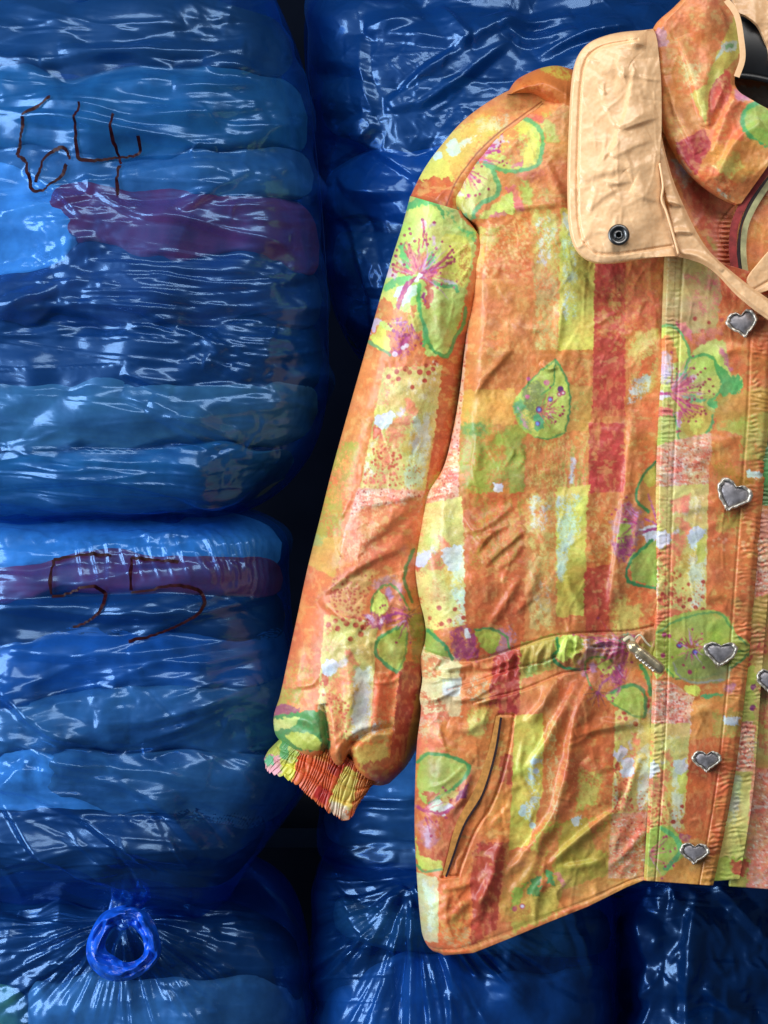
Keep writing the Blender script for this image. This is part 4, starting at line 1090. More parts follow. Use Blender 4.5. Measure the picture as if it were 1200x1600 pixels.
def mat_simple(name, col, rough, metal=0.0, nscale=40, var=.25, bump=0.0, **kw):
    m, t, out = nt(name)
    tc = N(t, 'ShaderNodeTexCoord')
    no = N(t, 'ShaderNodeTexNoise'); no.inputs['Scale'].default_value = nscale; no.inputs['Detail'].default_value = 4
    t.links.new(tc.outputs['Object'], no.inputs['Vector'])
    cr = N(t, 'ShaderNodeValToRGB')
    cr.color_ramp.elements[0].position = .3; cr.color_ramp.elements[0].color = (*[c * (1 - var) for c in col], 1)
    cr.color_ramp.elements[1].position = .7; cr.color_ramp.elements[1].color = (*[min(1, c * (1 + var)) for c in col], 1)
    t.links.new(no.outputs['Fac'], cr.inputs[0])
    b = principled(t, None, rough, metal, **kw); t.links.new(cr.outputs[0], b.inputs['Base Color'])
    if bump:
        bp = N(t, 'ShaderNodeBump'); bp.inputs['Strength'].default_value = .6; bp.inputs['Distance'].default_value = bump
        t.links.new(no.outputs['Fac'], bp.inputs['Height']); t.links.new(bp.outputs[0], b.inputs['Normal'])
    t.links.new(b.outputs[0], out.inputs[0])
    return m

M_CLOTH = mat_cloth(); M_SATIN = mat_satin(); M_FILM = mat_film()
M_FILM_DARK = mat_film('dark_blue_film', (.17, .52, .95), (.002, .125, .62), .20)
M_HANDLE = mat_simple('blue_polythene_handle', (.006, .085, .60), .26, nscale=90, var=.45, bump=.003)
M_INK = mat_simple('red_brown_marker_ink', (.022, .003, .006), .45, nscale=220, var=.5, Specular_IOR_Level=.12)
M_SILVER = mat_simple('worn_silver', (.62, .57, .49), .36, .55, nscale=260, var=.25, bump=.0006)
M_PEWTER = mat_simple('dull_pewter', (.33, .305, .32), .42, .35, nscale=160, var=.4, bump=.0006)
M_GUN = mat_simple('gunmetal', (.16, .16, .16), .32, 1.0, nscale=300, var=.3, bump=.0004)
M_BRASS = mat_simple('tarnished_brass', (.60, .50, .32), .3, .75, nscale=200, var=.3, bump=.0006)
M_BLACK = mat_simple('black_plastic', (.012, .013, .016), .38, nscale=60, var=.2)
M_VOID = mat_simple('dark_wall', (.003, .0045, .009), .95, nscale=6, var=.4, Specular_IOR_Level=0.0)
M_ZIP = mat_simple('orange_zip_tape', (.62, .27, .06), .65, nscale=300, var=.25, bump=.0006)
M_REDTAPE = mat_simple('red_zip_tape', (.32, .035, .035), .7, nscale=300, var=.3, bump=.0006)
M_PALETAPE = mat_simple('pale_green_tape', (.42, .40, .20), .7, nscale=120, var=.35, bump=.0006)
M_SLIT = mat_simple('slit_shade', (.03, .015, .02), .5, nscale=300, var=.4)  # near-black colour stands for the shade inside an open zip slit
M_THREAD = mat_simple('pale_thread', (.72, .62, .42), .8, nscale=300, var=.2)
# ================================================================ the setting: a dark back wall and a shelf board
def box(name, x0, x1, y0, y1, z0, z1, mat, parent=None):
    v = [(x, y, z) for x in (x0, x1) for y in (y0, y1) for z in (z0, z1)]
    f = [(0, 1, 3, 2), (4, 6, 7, 5), (0, 4, 5, 1), (2, 3, 7, 6), (0, 2, 6, 4), (1, 5, 7, 3)]
    return mesh_obj(name, v, f, mat, parent, smooth=False)
tag(box('back_wall', -1.6, 1.6, .62, .66, 0.0, 2.6, M_VOID), kind='structure')
tag(box('shelf_board', -1.5, 1.5, .30, .615, Z0 - .345, Z0 - .325, mat_simple('dark_board', (.02, .018, .018), .6)), kind='structure')

# ================================================================ bags of clothes
def prof_nodes(hw, dp, p, n):
    e = np.sin(np.linspace(0, np.pi / 2, 4000)); d = 1 - (1 - e ** p) ** (1 / p)
    L = np.concatenate([[0], np.cumsum(np.hypot(np.diff(e * hw), np.diff(d * dp)))])
    h = np.interp(np.linspace(0, L[-1], n // 2 + 1), L, e)
    return np.concatenate([-h[:0:-1], h])

def rand_ridges(H, X, Y, n, boxr, ang, sd, ln, am, wd, seed_, bend=.08, tent=True):
    r = random.Random(seed_)
    for _ in range(n):
        x = r.uniform(boxr[0], boxr[2]); y = r.uniform(boxr[1], boxr[3])
        a = math.radians(r.gauss(ang, sd)); l = r.uniform(*ln) / 2
        c, s = math.cos(a), math.sin(a); b = r.gauss(0, bend) * l
        add_fold(H, X, Y, [(x - c * l, y - s * l), (x - s * b, y + c * b), (x + c * l, y + s * l)],
                 r.uniform(*am) * r.choice((1, 1, 1, -.7)), r.uniform(*wd), r.uniform(*wd), .8, tent=tent)

def patch(X, Y, x, y, rx, ry):
    return np.exp(-(((X - x) / rx) ** 2 + ((Y - y) / ry) ** 2))

def crumple(X, Y, sc, sd, ax=1.0, ay=1.0):
    wx = (fbm(X / (sc * 1.5), Y / (sc * 1.5), sd + 3, 2) - .5) * sc * .8
    wy = (fbm(X / (sc * 1.5), Y / (sc * 1.5), sd + 5, 2) - .5) * sc * .8
    return facet((X + wx) / (sc * ax), (Y + wy) / (sc * ay), sd)

class Bag:
    def __init__(self, name, label, left, right, y0, depth, fold, garments=(), p=2.6, q=3.0, step=2.3, mat=None, loc=None, bulge=.010, group=None, aniso=(.6, .25, .05)):
        a = np.array(left, float); b = np.array(right, float)
        hw = abs(b[:, 0].mean() - a[:, 0].mean()) / 2 * PX; hh = (max(a[:, 1].max(), b[:, 1].max()) - min(a[:, 1].min(), b[:, 1].min())) / 2 * PX
        nx = int((2 * hw + 1.1 * depth) / PX / step); ny = int((2 * hh + 1.1 * depth) / PX / step)
        e = prof_nodes(hw, depth, p, nx); f = prof_nodes(hh, depth, q, ny)
        ts = (f + 1) / 2
        la = resample(left, 900); rb = resample(right, 900); k = np.linspace(0, 1, 900)
        Lp = np.stack([np.interp(ts, k, la[:, c]) for c in (0, 1)], -1); Rp = np.stack([np.interp(ts, k, rb[:, c]) for c in (0, 1)], -1)
        u = (e + 1) / 2
        G = Lp[:, None] * (1 - u[None, :, None]) + Rp[:, None] * u[None, :, None]
        X, Y = G[..., 0], G[..., 1]
        pe = (1 - np.abs(e) ** p) ** (1 / p); pf = (1 - np.abs(f) ** q) ** (1 / q)
        yd = y0 + depth * (1 - pe[None, :] * pf[:, None])
        self.X, self.Y, self.yd, self.depth, self.y0 = X, Y, yd, depth, y0
        P = W(X, Y, yd); nr = normals(P)
        H = np.zeros(X.shape, np.float32)
        for g in garments:
            yc = g[2] + g[5] * (X - (g[0] + g[1]) / 2) / max(1, (g[1] - g[0]) / 2) + (fbm(X / 120, X * 0, int(abs(g[0] * 3 + g[2] * 7)) % 991 + 31, 3) - .5) * g[3] * 1.1
            v = 1 - np.clip(np.abs(Y - yc) / g[3], 0, 1) ** 2
            H = np.maximum(H, bulge * v * sstep(g[0] - 40, g[0] + 20, X) * sstep(g[1] + 40, g[1] - 20, X))
        H -= bulge
        fold(H, X, Y)
        k0 = int(abs(left[0][0]) + y0 * 1000)
        H += creases(X, Y, 330, 30, k0 + 1, .045) * .0026 * aniso[0] + creases(X, Y, 150, 17, k0 + 9, .05) * .0013 * aniso[1] + creases(X, Y, 30, 26, k0 + 17, .05) * .0012 * aniso[2]
        fade = (pe[None, :] * pf[:, None]) ** .6
        lump = (fbm(X / 110, Y / 60, int(abs(left[1][1])) + 5, 2) - .5) * .020
        P = P + nr * (H * fade + lump)[..., None]
        self.P, self.n = P, nr
        root = empty(name, tuple(W((a[0, 0] + b[0, 0]) / 2, max(a[-1, 1], b[-1, 1]), y0 + depth)) if loc is None else loc, label, 'bag', group)
        self.root = root
        ny, nx = X.shape
        ry = np.unique(np.append(np.arange(0, ny, 5), ny - 1)); rx = np.unique(np.append(np.arange(0, nx, 5), nx - 1))
        Bk = W(X, Y, yd)[np.ix_(ry, rx)]; edge = y0 + depth
        Bk = Bk.copy(); Bk[..., 1] = 2 * edge - Bk[..., 1]
        V = np.concatenate([P.reshape(-1, 3), Bk.reshape(-1, 3)])
        F = np.concatenate([gfaces(ny, nx), gfaces(len(ry), len(rx), ny * nx, True)])
        self.film = mesh_obj('film', V, F, mat or M_FILM, root)
        self.garments = garments
        o = np.argsort(Rp[:, 1]); self.out_y, self.out_x = Rp[o, 1], Rp[o, 0]
        # depth of the smooth front on a 6-unit raster, so that the clothes stay inside
        self.rx0, self.ry0 = -260.0, -120.0
        R = np.full((340, 290), np.nan)
        jj = np.clip(((X - self.rx0) / 6).astype(int), 0, 289); ii = np.clip(((Y - self.ry0) / 6).astype(int), 0, 339)
        R[:] = -9
        np.maximum.at(R, (ii, jj), P[..., 1])
        R[R < -1] = y0 + depth
        m = R.copy()                                     # widest of each neighbourhood, then softened
        for ax in (0, 1):
            m = np.maximum.reduce([m, np.roll(m, 1, ax), np.roll(m, -1, ax), np.roll(m, 2, ax), np.roll(m, -2, ax)])
        self.Rm = box_blur(m, 2)
    def at(self, x, y, lift=0.0, base=False):
        k = np.argmin((self.X - x) ** 2 + (self.Y - y) ** 2)
        i, j = np.unravel_index(k, self.X.shape)
        return self.P[i, j] + self.n[i, j] * lift, self.n[i, j], self.yd[i, j]
    def inside_depth(self, x, y):
        fx = np.clip((x - self.rx0) / 6 - .5, 1, 287); fy = np.clip((y - self.ry0) / 6 - .5, 1, 337)
        j = fx.astype(int); i = fy.astype(int); fx = fx - j; fy = fy - i
        return (self.Rm[i, j] * (1 - fx) + self.Rm[i, j + 1] * fx) * (1 - fy) + (self.Rm[i + 1, j] * (1 - fx) + self.Rm[i + 1, j + 1] * fx) * fy
    def ink(self, strokes, w=5.0):
        for st in strokes:
            q = resample(st, max(12, int(len(st) * 14)))
            pts, ns = [], []
            for x, y in q:
                p_, n_, _ = self.at(x, y, .0012)
                pts.append(p_); ns.append(n_)
            pts = np.array(pts); ns = np.array(ns)
            for _ in range(2):
                pts[1:-1] = (pts[:-2] + 2 * pts[1:-1] + pts[2:]) / 4
            pts = pts + ns * .0009
            ww = w * PX * (1 + .25 * np.sin(np.linspace(0, 9, len(pts)) + st[0][0]))
            ribbon('marker_stroke', pts, ww, M_INK, self.root, ns)

bag64 = bag55 = None
def garment(bag, g, name, label, group):
    """one folded piece of clothing: a rounded stack edge that follows the front of its bag"""
    x0, x1, yc, hh, col, tilt = g[:6]
    dy = g[6] if len(g) > 6 else .004
    full = x1 > 330 and bag in (bag64, bag55) or x1 > 1000 or (bag.root.name.startswith('tied') and x1 > 430)
    ns, nph = 120, 56
    s = np.linspace(-1, 1, ns); ph = np.linspace(0, 2 * np.pi, nph, endpoint=False)
    xs = (x0 + x1) / 2 + (x1 - x0) / 2 * s
    yf = np.array([bag.at(min(max(x, -60), 1250), yc + tilt * t)[2] for x, t in zip(xs, s)])
    yf = np.convolve(np.pad(yf, 4, mode='edge'), np.ones(9) / 9, 'valid') + dy * .5 + .001
    end = (1 - np.abs(s) ** (12 if full else 3.5)) ** (1 / 2.5)
    cs, sn = np.cos(ph), np.sin(ph)
    sd = int(abs(x0 * 3 + yc * 7)) % 991
    wave = (fbm(xs / 120, xs * 0, sd + 31, 3) - .5) * hh * 1.1
    hh = 1.06 * hh * (1 + (fbm(xs / 90, xs * 0, sd + 37, 2) - .5)[:, None] * .5)
    Yp = yc + wave[:, None] + tilt * s[:, None] + hh * end[:, None] * (np.sign(sn) * np.abs(sn) ** .75)[None]
    dd = min(.08, bag.depth * .8)
    yd = yf[:, None] + dd * .5 * (1 - end[:, None] * 1.0 * (np.sign(cs) * np.abs(cs) ** .95)[None])
    Xp = np.broadcast_to(xs[:, None], Yp.shape)
    lim = np.interp(Yp, bag.out_y, bag.out_x) - 7              # the pile fills the bag up to its side
    if full: Xp = x0 + (lim - x0) * ((s[:, None] + 1) / 2)
    else: Xp = np.minimum(Xp, lim)
    fr = np.clip(cs, 0, 1)[None]
    n1 = (fbm(Xp / 60, Yp / 16, sd, 3) - .5) * .014 + crumple(Xp, Yp, 50, sd + 2, 1.6, .8) * .010
    # the layers of the fold show as lines along the edge
    lay = -.0022 * np.exp(-((np.mod((Yp - yc - wave[:, None] - tilt * s[:, None]) / hh * 1.5 + .35 + (fbm(Xp / 80, Yp * 0, sd + 9, 2) - .5) * .8, 1.0) - .5) / .09) ** 2)
    yd = np.maximum(yd - (n1 + lay) * fr, bag.inside_depth(Xp, Yp) + .0035 + (sd % 6) * .0011)
    P = W(Xp, Yp, yd)
    i = np.arange(ns - 1)[:, None] * nph + np.arange(nph)[None]
    j = np.arange(ns - 1)[:, None] * nph + (np.arange(nph)[None] + 1) % nph
    F = np.stack([i, j, j + nph, i + nph], -1).reshape(-1, 4)
    o = mesh_obj(name, P.reshape(-1, 3), F, mat_garment(col), None)
    return tag(o, label, 'folded garment', group)

# ---- colours of the clothes in the bags
TEAL = (.10, .19, .20); NAVY = (.012, .018, .035); GREY = (.30, .31, .32); MAROON = (.72, .03, .05); PLUM = (.07, .04, .07)
OLIVE = (.28, .26, .20); PALE = (.75, .80, .85); DENIM = (.06, .13, .24); CHAR = (.035, .04, .045); SLATE = (.20, .22, .23); SKY = (.28, .44, .54); BLACKK = (.012, .013, .016)

# ---- upper left bag, marked 64
g64 = [(-150, 400, 60, 62, CHAR, 0), (-150, 470, 175, 66, TEAL, -6), (-150, 480, 268, 44, SLATE, 14), (70, 500, 345, 62, MAROON, 36), (-260, 150, 345, 96, (.44, .56, .64), 16, -.003),
       (-150, 492, 455, 62, PLUM, 4), (-150, 500, 560, 58, NAVY, -4), (-150, 498, 650, 55, OLIVE, 4), (-150, 400, 742, 50, TEAL, -8)]
def f64(H, X, Y):
    for p in ([(0, 155), (120, 168), (230, 186), (330, 178), (445, 163)], [(-20, 172), (150, 198), (300, 222), (400, 228)], [(90, 76), (230, 79), (300, 76), (390, 68)],
              [(318, 90), (380, 103), (442, 116)], [(270, 138), (350, 136), (440, 124)], [(60, 95), (160, 82), (270, 96)], [(0, 335), (70, 320), (130, 300), (140, 270)],
              [(30, 260), (90, 300), (130, 340)], [(120, 280), (210, 330), (300, 345), (470, 390)], [(280, 330), (350, 290), (390, 270)]):
        add_fold(H, X, Y, p, .0066, 6, 15, tent=True)
    for k in range(13):                              # tight bundle of strings that runs to the right edge
        y1 = 392 + k * 8.5; r = random.Random(k)
        add_fold(H, X, Y, [(476 - r.random() * 30, 412 + k * 5.5), (330, y1 + 6 + r.gauss(0, 2)), (120 + r.random() * 120, y1 - 2 + r.gauss(0, 4))], .0034 * r.uniform(.5, 1.2), 3.4, 6.0, .5, tent=True)
    for k in range(7):
        r = random.Random(50 + k)
        add_fold(H, X, Y, [(440 - 8 * k, 540 + k * 9), (380, 535 + k * 9), (310 + r.random() * 30, 520 + k * 8)], .0024, 2.8, 5, .7, tent=True)
    for p in ([(190, 582), (225, 595), (270, 612)], [(190, 615), (290, 660), (388, 700)], [(235, 628), (300, 655), (370, 690)], [(230, 640), (300, 680), (345, 705)], [(388, 700), (440, 690), (480, 680)],
              [(60, 470), (180, 500), (310, 530)], [(90, 470), (200, 480), (300, 520), (340, 545)], [(0, 500), (40, 470), (90, 455)], [(0, 700), (120, 720), (330, 725)], [(0, 765), (160, 750), (340, 790), (430, 760)]):
        add_fold(H, X, Y, p, .0056, 6, 14, tent=True)
    rand_ridges(H, X, Y, 34, (-20, 20, 490, 790), 3, 8, (140, 380), (.0012, .0030), (4, 10), 64, .05)
    rand_ridges(H, X, Y, 34, (300, 60, 500, 780), 20, 50, (14, 50), (.0010, .0028), (2, 4.5), 65, .3)
    m = patch(X, Y, 440, 130, 60, 80) + patch(X, Y, 420, 240, 70, 50) + patch(X, Y, 470, 440, 50, 50) + patch(X, Y, 320, 540, 60, 40) + patch(X, Y, 60, 400, 110, 90) + patch(X, Y, 400, 740, 110, 60) + patch(X, Y, 330, 20, 60, 40) + patch(X, Y, 440, 600, 60, 60)
    m = np.clip(m, 0, 1)
    H += crumple(X, Y, 32, 11, 1.3, .9) * .0085 * m + crumple(X, Y, 14, 12) * .0024 * m
    H += crumple(X, Y, 120, 13, 2.2, .75) * .016 + crumple(X, Y, 70, 14, 2.8, .9) * .0020
    rand_ridges(H, X, Y, 46, (-20, 10, 500, 800), 3, 8, (120, 360), (.0007, .0018), (2.6, 6), 66, .04)
    add_fold(H, X, Y, [(-40, 792), (200, 808), (340, 786), (430, 745), (480, 680)], .006, 9, 12, 0)
bag64 = Bag('clothes_bag', 'blue see-through bag marked 64 on top of the left stack', [(-190, -70), (-215, 60), (-220, 300), (-215, 550), (-200, 720), (-160, 830)],
            [(404, -60), (456, 55), (479, 130), (495, 250), (506, 380), (511, 500), (509, 610), (487, 695), (432, 766), (352, 806), (230, 828)], .055, .12, f64, g64, p=2.8, q=3.6, group='clothes bags in the stacks')
bag64.ink([[(84, 159), (60, 172), (38, 184)], [(38, 186), (30, 212), (21, 238)], [(21, 238), (30, 243), (37, 250)], [(37, 250), (40, 272), (45, 292), (72, 288), (95, 268), (101, 254)], [(52, 281), (60, 262), (62, 248), (78, 232), (98, 229), (107, 246)],
           [(130, 170), (122, 200), (119, 230), (124, 247), (150, 248), (180, 241), (210, 236), (218, 228), (217, 214)], [(179, 182), (177, 215), (186, 252)], [(184, 254), (181, 280), (181, 303)]])
names64 = ['charcoal garment at the very top of the bag marked 64', 'teal garment behind the handwritten 64', 'slate blue garment just under the 64', 'maroon garment slanting below the 64 in blue film', 'pale sky blue bundle at the left edge below the 6',
           'dark plum garment in the middle of the bag marked 64', 'navy garment under the plum one in the bag marked 64', 'olive grey garment low in the bag marked 64', 'teal garment at the bottom of the bag marked 64']
for g, l in zip(g64, names64):
    garment(bag64, g, 'folded_garment', l, 'clothes in the bag marked 64')

# ---- lower left bag, marked 55
g55 = [(-150, 400, 852, 44, SKY, 0), (-150, 425, 905, 34, MAROON, 2), (-150, 440, 962, 42, NAVY, -4), (-150, 452, 1040, 52, DENIM, -18), (-150, 455, 1125, 54, SLATE, -26), (-260, 290, 1212, 58, (.42, .54, .62), 14), (60, 400, 1222, 52, SLATE, 10), (-150, 372, 1312, 56, NAVY, 10)]
def f55(H, X, Y):
    for p in ([(0, 1060), (50, 1110), (110, 1150), (200, 1158)], [(0, 1075), (90, 1145), (190, 1165), (300, 1130), (400, 1075)], [(220, 1180), (280, 1160), (345, 1132)], [(150, 1130), (260, 1120), (420, 1060)],
              [(-20, 1165), (120, 1190), (230, 1205), (330, 1225)], [(-20, 1190), (100, 1205), (220, 1240), (300, 1310), (330, 1345)], [(-20, 1215), (90, 1260), (200, 1320), (300, 1350)], [(330, 1345), (370, 1320), (430, 1290)],
              [(-20, 1240), (60, 1330), (160, 1390), (300, 1420)], [(0, 1145), (60, 1165), (160, 1200)], [(60, 1180), (20, 1215), (0, 1240)], [(-10, 1010), (120, 1025), (300, 1010), (430, 985)], [(0, 945), (150, 960), (300, 958), (420, 930)],
              [(200, 1025), (320, 1035), (430, 1010)]):
        add_fold(H, X, Y, p, .0100, 9, 22, tent=True)
    for k in range(12):
        r = random.Random(200 + k)
        add_fold(H, X, Y, [(120 + 22 * k, 835 + r.gauss(0, 8)), (124 + 23 * k, 870), (130 + 24 * k + r.gauss(0, 6), 910)], .0028, 3.5, 6, .7, tent=True)
    for k in range(9):
        r = random.Random(220 + k)
        add_fold(H, X, Y, [(300 + 14 * k, 812 + r.random() * 10), (330 + 11 * k, 860), (345 + 9 * k, 910 + r.random() * 40)], .0034, 3.5, 6, .7, tent=True)
    rand_ridges(H, X, Y, 32, (-20, 800, 440, 1180), -6, 10, (110, 320), (.0012, .0030), (4, 11), 55, .06)
    rand_ridges(H, X, Y, 40, (-20, 1170, 420, 1420), 25, 20, (40, 160), (.0008, .0024), (3, 7), 56)
    m = np.clip(patch(X, Y, 330, 850, 100, 40) + patch(X, Y, 120, 830, 140, 30) + patch(X, Y, 370, 1135, 50, 40) + patch(X, Y, 60, 1190, 80, 40) + patch(X, Y, 180, 1090, 40, 30), 0, 1)
    H += crumple(X, Y, 30, 31, 1, 1) * .0085 * m + crumple(X, Y, 13, 32) * .003 * m
    H += crumple(X, Y, 130, 33, 2.0, .9) * .018 + crumple(X, Y, 64, 34, 2.2, 1) * .0024
    rand_ridges(H, X, Y, 34, (-20, 940, 440, 1400), 10, 14, (100, 280), (.0007, .0018), (2.6, 6), 57, .06)
bag55 = Bag('clothes_bag', 'blue see-through bag marked 55 under the bag marked 64', [(-190, 790), (-220, 900), (-225, 1050), (-215, 1200), (-190, 1310), (-60, 1398), (90, 1434)],
            [(360, 786), (440, 830), (450, 910), (456, 1000), (472, 1090), (484, 1180), (472, 1235), (420, 1310), (376, 1374), (336, 1430), (300, 1454)], .06, .11, f55, g55, p=2.3, q=3.0, group='clothes bags in the stacks', aniso=(.4, .2, .04))
def t55(pts): return [(a / 2.143, 780 + b / 2.143) for a, b in pts]
bag55.ink([t55(s) for s in ([(375, 190), (340, 185), (240, 190), (180, 200)], [(180, 201), (172, 240), (168, 320)], [(168, 325), (200, 320), (260, 300), (310, 292), (345, 310), (350, 340), (335, 380), (290, 410), (240, 428)],
                            [(595, 212), (530, 205), (440, 195)], [(440, 197), (440, 240), (438, 305)], [(440, 308), (500, 305), (570, 290), (640, 298), (675, 315), (680, 350), (650, 390), (580, 430), (500, 460), (430, 475)])])
names55 = ['sky blue garment behind the top of the handwritten 55', 'maroon garment behind the lower half of the 55', 'navy garment just below the 55', 'denim blue garment in the middle of the bag marked 55', 'slate garment with a slanting fold in the bag marked 55',
           'pale blue garment low on the left in the bag marked 55', 'slate garment beside the pale one low in the bag marked 55', 'dark navy garment at the bottom of the bag marked 55']
for g, l in zip(g55, names55):
    garment(bag55, g, 'folded_garment', l, 'clothes in the bag marked 55')

# ---- upper bag behind the jacket
gmu = [(480, 1150, 60, 70, NAVY, -10), (500, 1140, 180, 60, CHAR, 10), (505, 1130, 285, 55, DENIM, 0), (520, 1120, 400, 62, (.12, .06, .06), -6), (540, 1100, 510, 50, CHAR, 0)]
def fmu(H, X, Y):
    for p in ([(570, 50), (612, 38), (660, 22)], [(570, 50), (650, 58), (735, 70)], [(735, 70), (712, 40), (684, 0)], [(735, 70), (765, 48), (800, 32), (900, 12)], [(735, 74), (670, 110), (605, 165)],
              [(585, 182), (540, 200), (512, 250), (508, 290)], [(500, 262), (545, 232), (588, 190)], [(545, 215), (600, 242), (655, 278)], [(585, 180), (570, 120), (565, 55)], [(655, 278), (700, 230), (740, 175)],
              [(600, 170), (680, 150), (800, 60)], [(520, 270), (560, 300), (640, 300)], [(780, 40), (830, 60), (900, 45)], [(520, 320), (560, 400), (590, 520)], [(840, 90), (900, 60), (990, 40)]):
        add_fold(H, X, Y, p, .0085, 8, 18, tent=True)
    H += crumple(X, Y, 130, 71) * .024 + crumple(X, Y, 60, 72) * .003 + crumple(X, Y, 28, 73) * .0012
    rand_ridges(H, X, Y, 34, (490, 0, 1000, 560), -25, 45, (30, 130), (.0008, .0024), (3, 7), 74, .2)
    m = np.clip(patch(X, Y, 640, 110, 40, 30) + patch(X, Y, 690, 190, 70, 40) + patch(X, Y, 560, 400, 40, 90) + patch(X, Y, 620, 430, 40, 60), 0, 1)
    H += crumple(X, Y, 11, 75) * .0014 * m
bagmu = Bag('clothes_bag', 'dark crumpled blue bag behind the shoulder of the jacket', [(500, -80), (478, 20), (476, 90), (484, 170), (498, 290), (506, 390), (522, 480), (550, 540), (600, 590)],
            [(1040, -80), (1130, 20), (1145, 100), (1150, 200), (1150, 300), (1150, 400), (1145, 500), (1120, 560), (1060, 600)], .13, .13, fmu, gmu, p=2.8, q=3.4, group='clothes bags in the stacks', mat=M_FILM_DARK, aniso=(.2, .3, .6))
for g, l in zip(gmu, ['navy garment at the top of the bag behind the collar', 'charcoal garment in the bag left of the shoulder seam', 'blue garment showing through film beside the jacket shoulder', 'brown knit showing through film beside the flower sleeve', 'charcoal garment at the bottom of the bag behind the sleeve']):
    garment(bagmu, g, 'folded_garment', l, 'clothes in the bag behind the shoulder')

# ---- lower bag behind the jacket
gml = [(520, 1120, 1080, 70, DENIM, 0), (505, 1110, 1212, 44, PALE, 0, .0), (505, 1110, 1292, 44, SLATE, 4), (530, 1110, 1362, 36, CHAR, 2)]
def fml(H, X, Y):
    for p in ([(505, 1262), (590, 1262), (680, 1266)], [(545, 1300), (600, 1312), (680, 1322)], [(540, 1290), (580, 1305), (620, 1308)], [(540, 1330), (575, 1350), (620, 1345)], [(500, 1350), (560, 1372), (680, 1390)], [(560, 1225), (620, 1220), (680, 1222)]):
        add_fold(H, X, Y, p, .004, 4, 8, tent=True)
    rand_ridges(H, X, Y, 40, (500, 1180, 720, 1390), 6, 12, (30, 120), (.0008, .0024), (2.4, 5), 81)
    H += crumple(X, Y, 40, 82, 2, .7) * .005 + crumple(X, Y, 80, 83) * .007
bagml = Bag('clothes_bag', 'blue bag showing between the cuff and the lower jacket edge', [(540, 960), (515, 1050), (506, 1150), (503, 1230), (500, 1290), (510, 1340), (545, 1385), (610, 1410)],
            [(1120, 960), (1150, 1050), (1155, 1150), (1155, 1230), (1155, 1290), (1150, 1340), (1120, 1385), (1060, 1405)], .14, .12, fml, gml, step=2.8, group='clothes bags in the stacks')
for g, l in zip(gml, ['denim garment hidden behind the sleeve in the lower bag', 'pale blue garment showing right of the elastic cuff', 'slate garment under the pale one right of the cuff', 'charcoal garment at the bottom of the bag beside the cuff']):
    garment(bagml, g, 'folded_garment', l, 'clothes in the bag below the cuff')

# ---- bottom row: tied bags seen from their necks
def fan(H, X, Y, c, a0, a1, n, l0, l1, am, wd, sd, r0=8):
    r = random.Random(sd)
    for k in range(n):
        a = math.radians(a0 + (a1 - a0) * (k + r.random()) / n); l = r.uniform(l0, l1); b = r.gauss(0, .05)
        p = [(c[0] + math.cos(a + b * q) * (r0 + l * q), c[1] + math.sin(a + b * q) * (r0 + l * q)) for q in (0, .35, .7, 1)]
        add_fold(H, X, Y, p, r.uniform(*am) * r.choice((1, 1, -.8)), r.uniform(*wd), r.uniform(*wd), .45, tent=True)
gbl = [(-120, 470, 1480, 70, NAVY, 6, .02), (40, 470, 1590, 80, GREY, 0, .006), (-120, 60, 1600, 80, (.34, .34, .10), 0, .02)]
def fbl(H, X, Y):
    fan(H, X, Y, (190, 1425), 4, 176, 54, 90, 260, (.002, .0055), (3, 8), 91)
    fan(H, X, Y, (190, 1425), 20, 160, 40, 60, 160, (.001, .003), (2, 4), 92, 40)
    m = np.clip(patch(X, Y, 330, 1460, 60, 60) + patch(X, Y, 300, 1560, 90, 50) + patch(X, Y, 90, 1540, 60, 60), 0, 1)
    H += crumple(X, Y, 24, 93) * .006 * m + crumple(X, Y, 60, 94, .8, 1.6) * .009
    H -= .018 * np.exp(-(((X - 190) / 70) ** 2 + ((Y - 1425) / 40) ** 2))
bagbl = Bag('tied_bag', 'blue bag with a tied loop handle at the bottom left', [(-120, 1385), (-160, 1460), (-175, 1560), (-180, 1680), (-170, 1780)], [(400, 1372), (460, 1430), (482, 1520), (486, 1640), (470, 1780)], .10, .12, fbl, gbl, p=2.4, q=3, group='bags in the bottom row')
for g, l in zip(gbl, ['navy garment behind the blue loop handle', 'grey garment under the blue loop handle', 'olive garment in the bottom left corner']):
    garment(bagbl, g, 'folded_garment', l, 'clothes in the bottom bags')
a = np.linspace(math.radians(-92), math.radians(272), 130)
lp = np.stack([194 + 44 * np.cos(a) * (1 + .06 * np.sin(3 * a)), 1474 + 44 * np.sin(a)], -1)
ctr = np.array([194.0, 1470.0]); rad = lp - ctr; rad /= np.hypot(*rad.T)[:, None]
vv = np.linspace(-1, 1, 40)
sa, va = np.meshgrid(np.linspace(0, 6, len(lp)), vv, indexing='ij')
wd_ = (14 + 5 * (vnoise(sa * 1.7, sa * 0, 61) - .5) + 3 * np.sin(sa * 2.2))
bx = lp[:, None, 0] + rad[:, None, 0] * va * wd_; by = lp[:, None, 1] + rad[:, None, 1] * va * wd_
tri = lambda q_: np.abs(np.mod(q_, 1.0) - .5) * 2
dep = .081 + .010 * va ** 2 - .0050 * tri(va * .8 + .5 * np.sin(sa * 1.3) + .6 * vnoise(sa * 2.5, va, 63)) + .008 * facet(sa * 3, va * 2, 65)
mesh_obj('handle_loop', W(bx, by, dep).reshape(-1, 3), gfaces(len(lp), 40), M_HANDLE, bagbl.root)
nk = resample([(196, 1440), (190, 1424), (196, 1408), (206, 1390)], 40)
tube('gathered_neck', W(nk[:, 0], nk[:, 1], np.linspace(.084, .112, 40)), np.linspace(17, 34, 40) * PX, M_FILM, bagbl.root, 60, .5, pleat=.12)

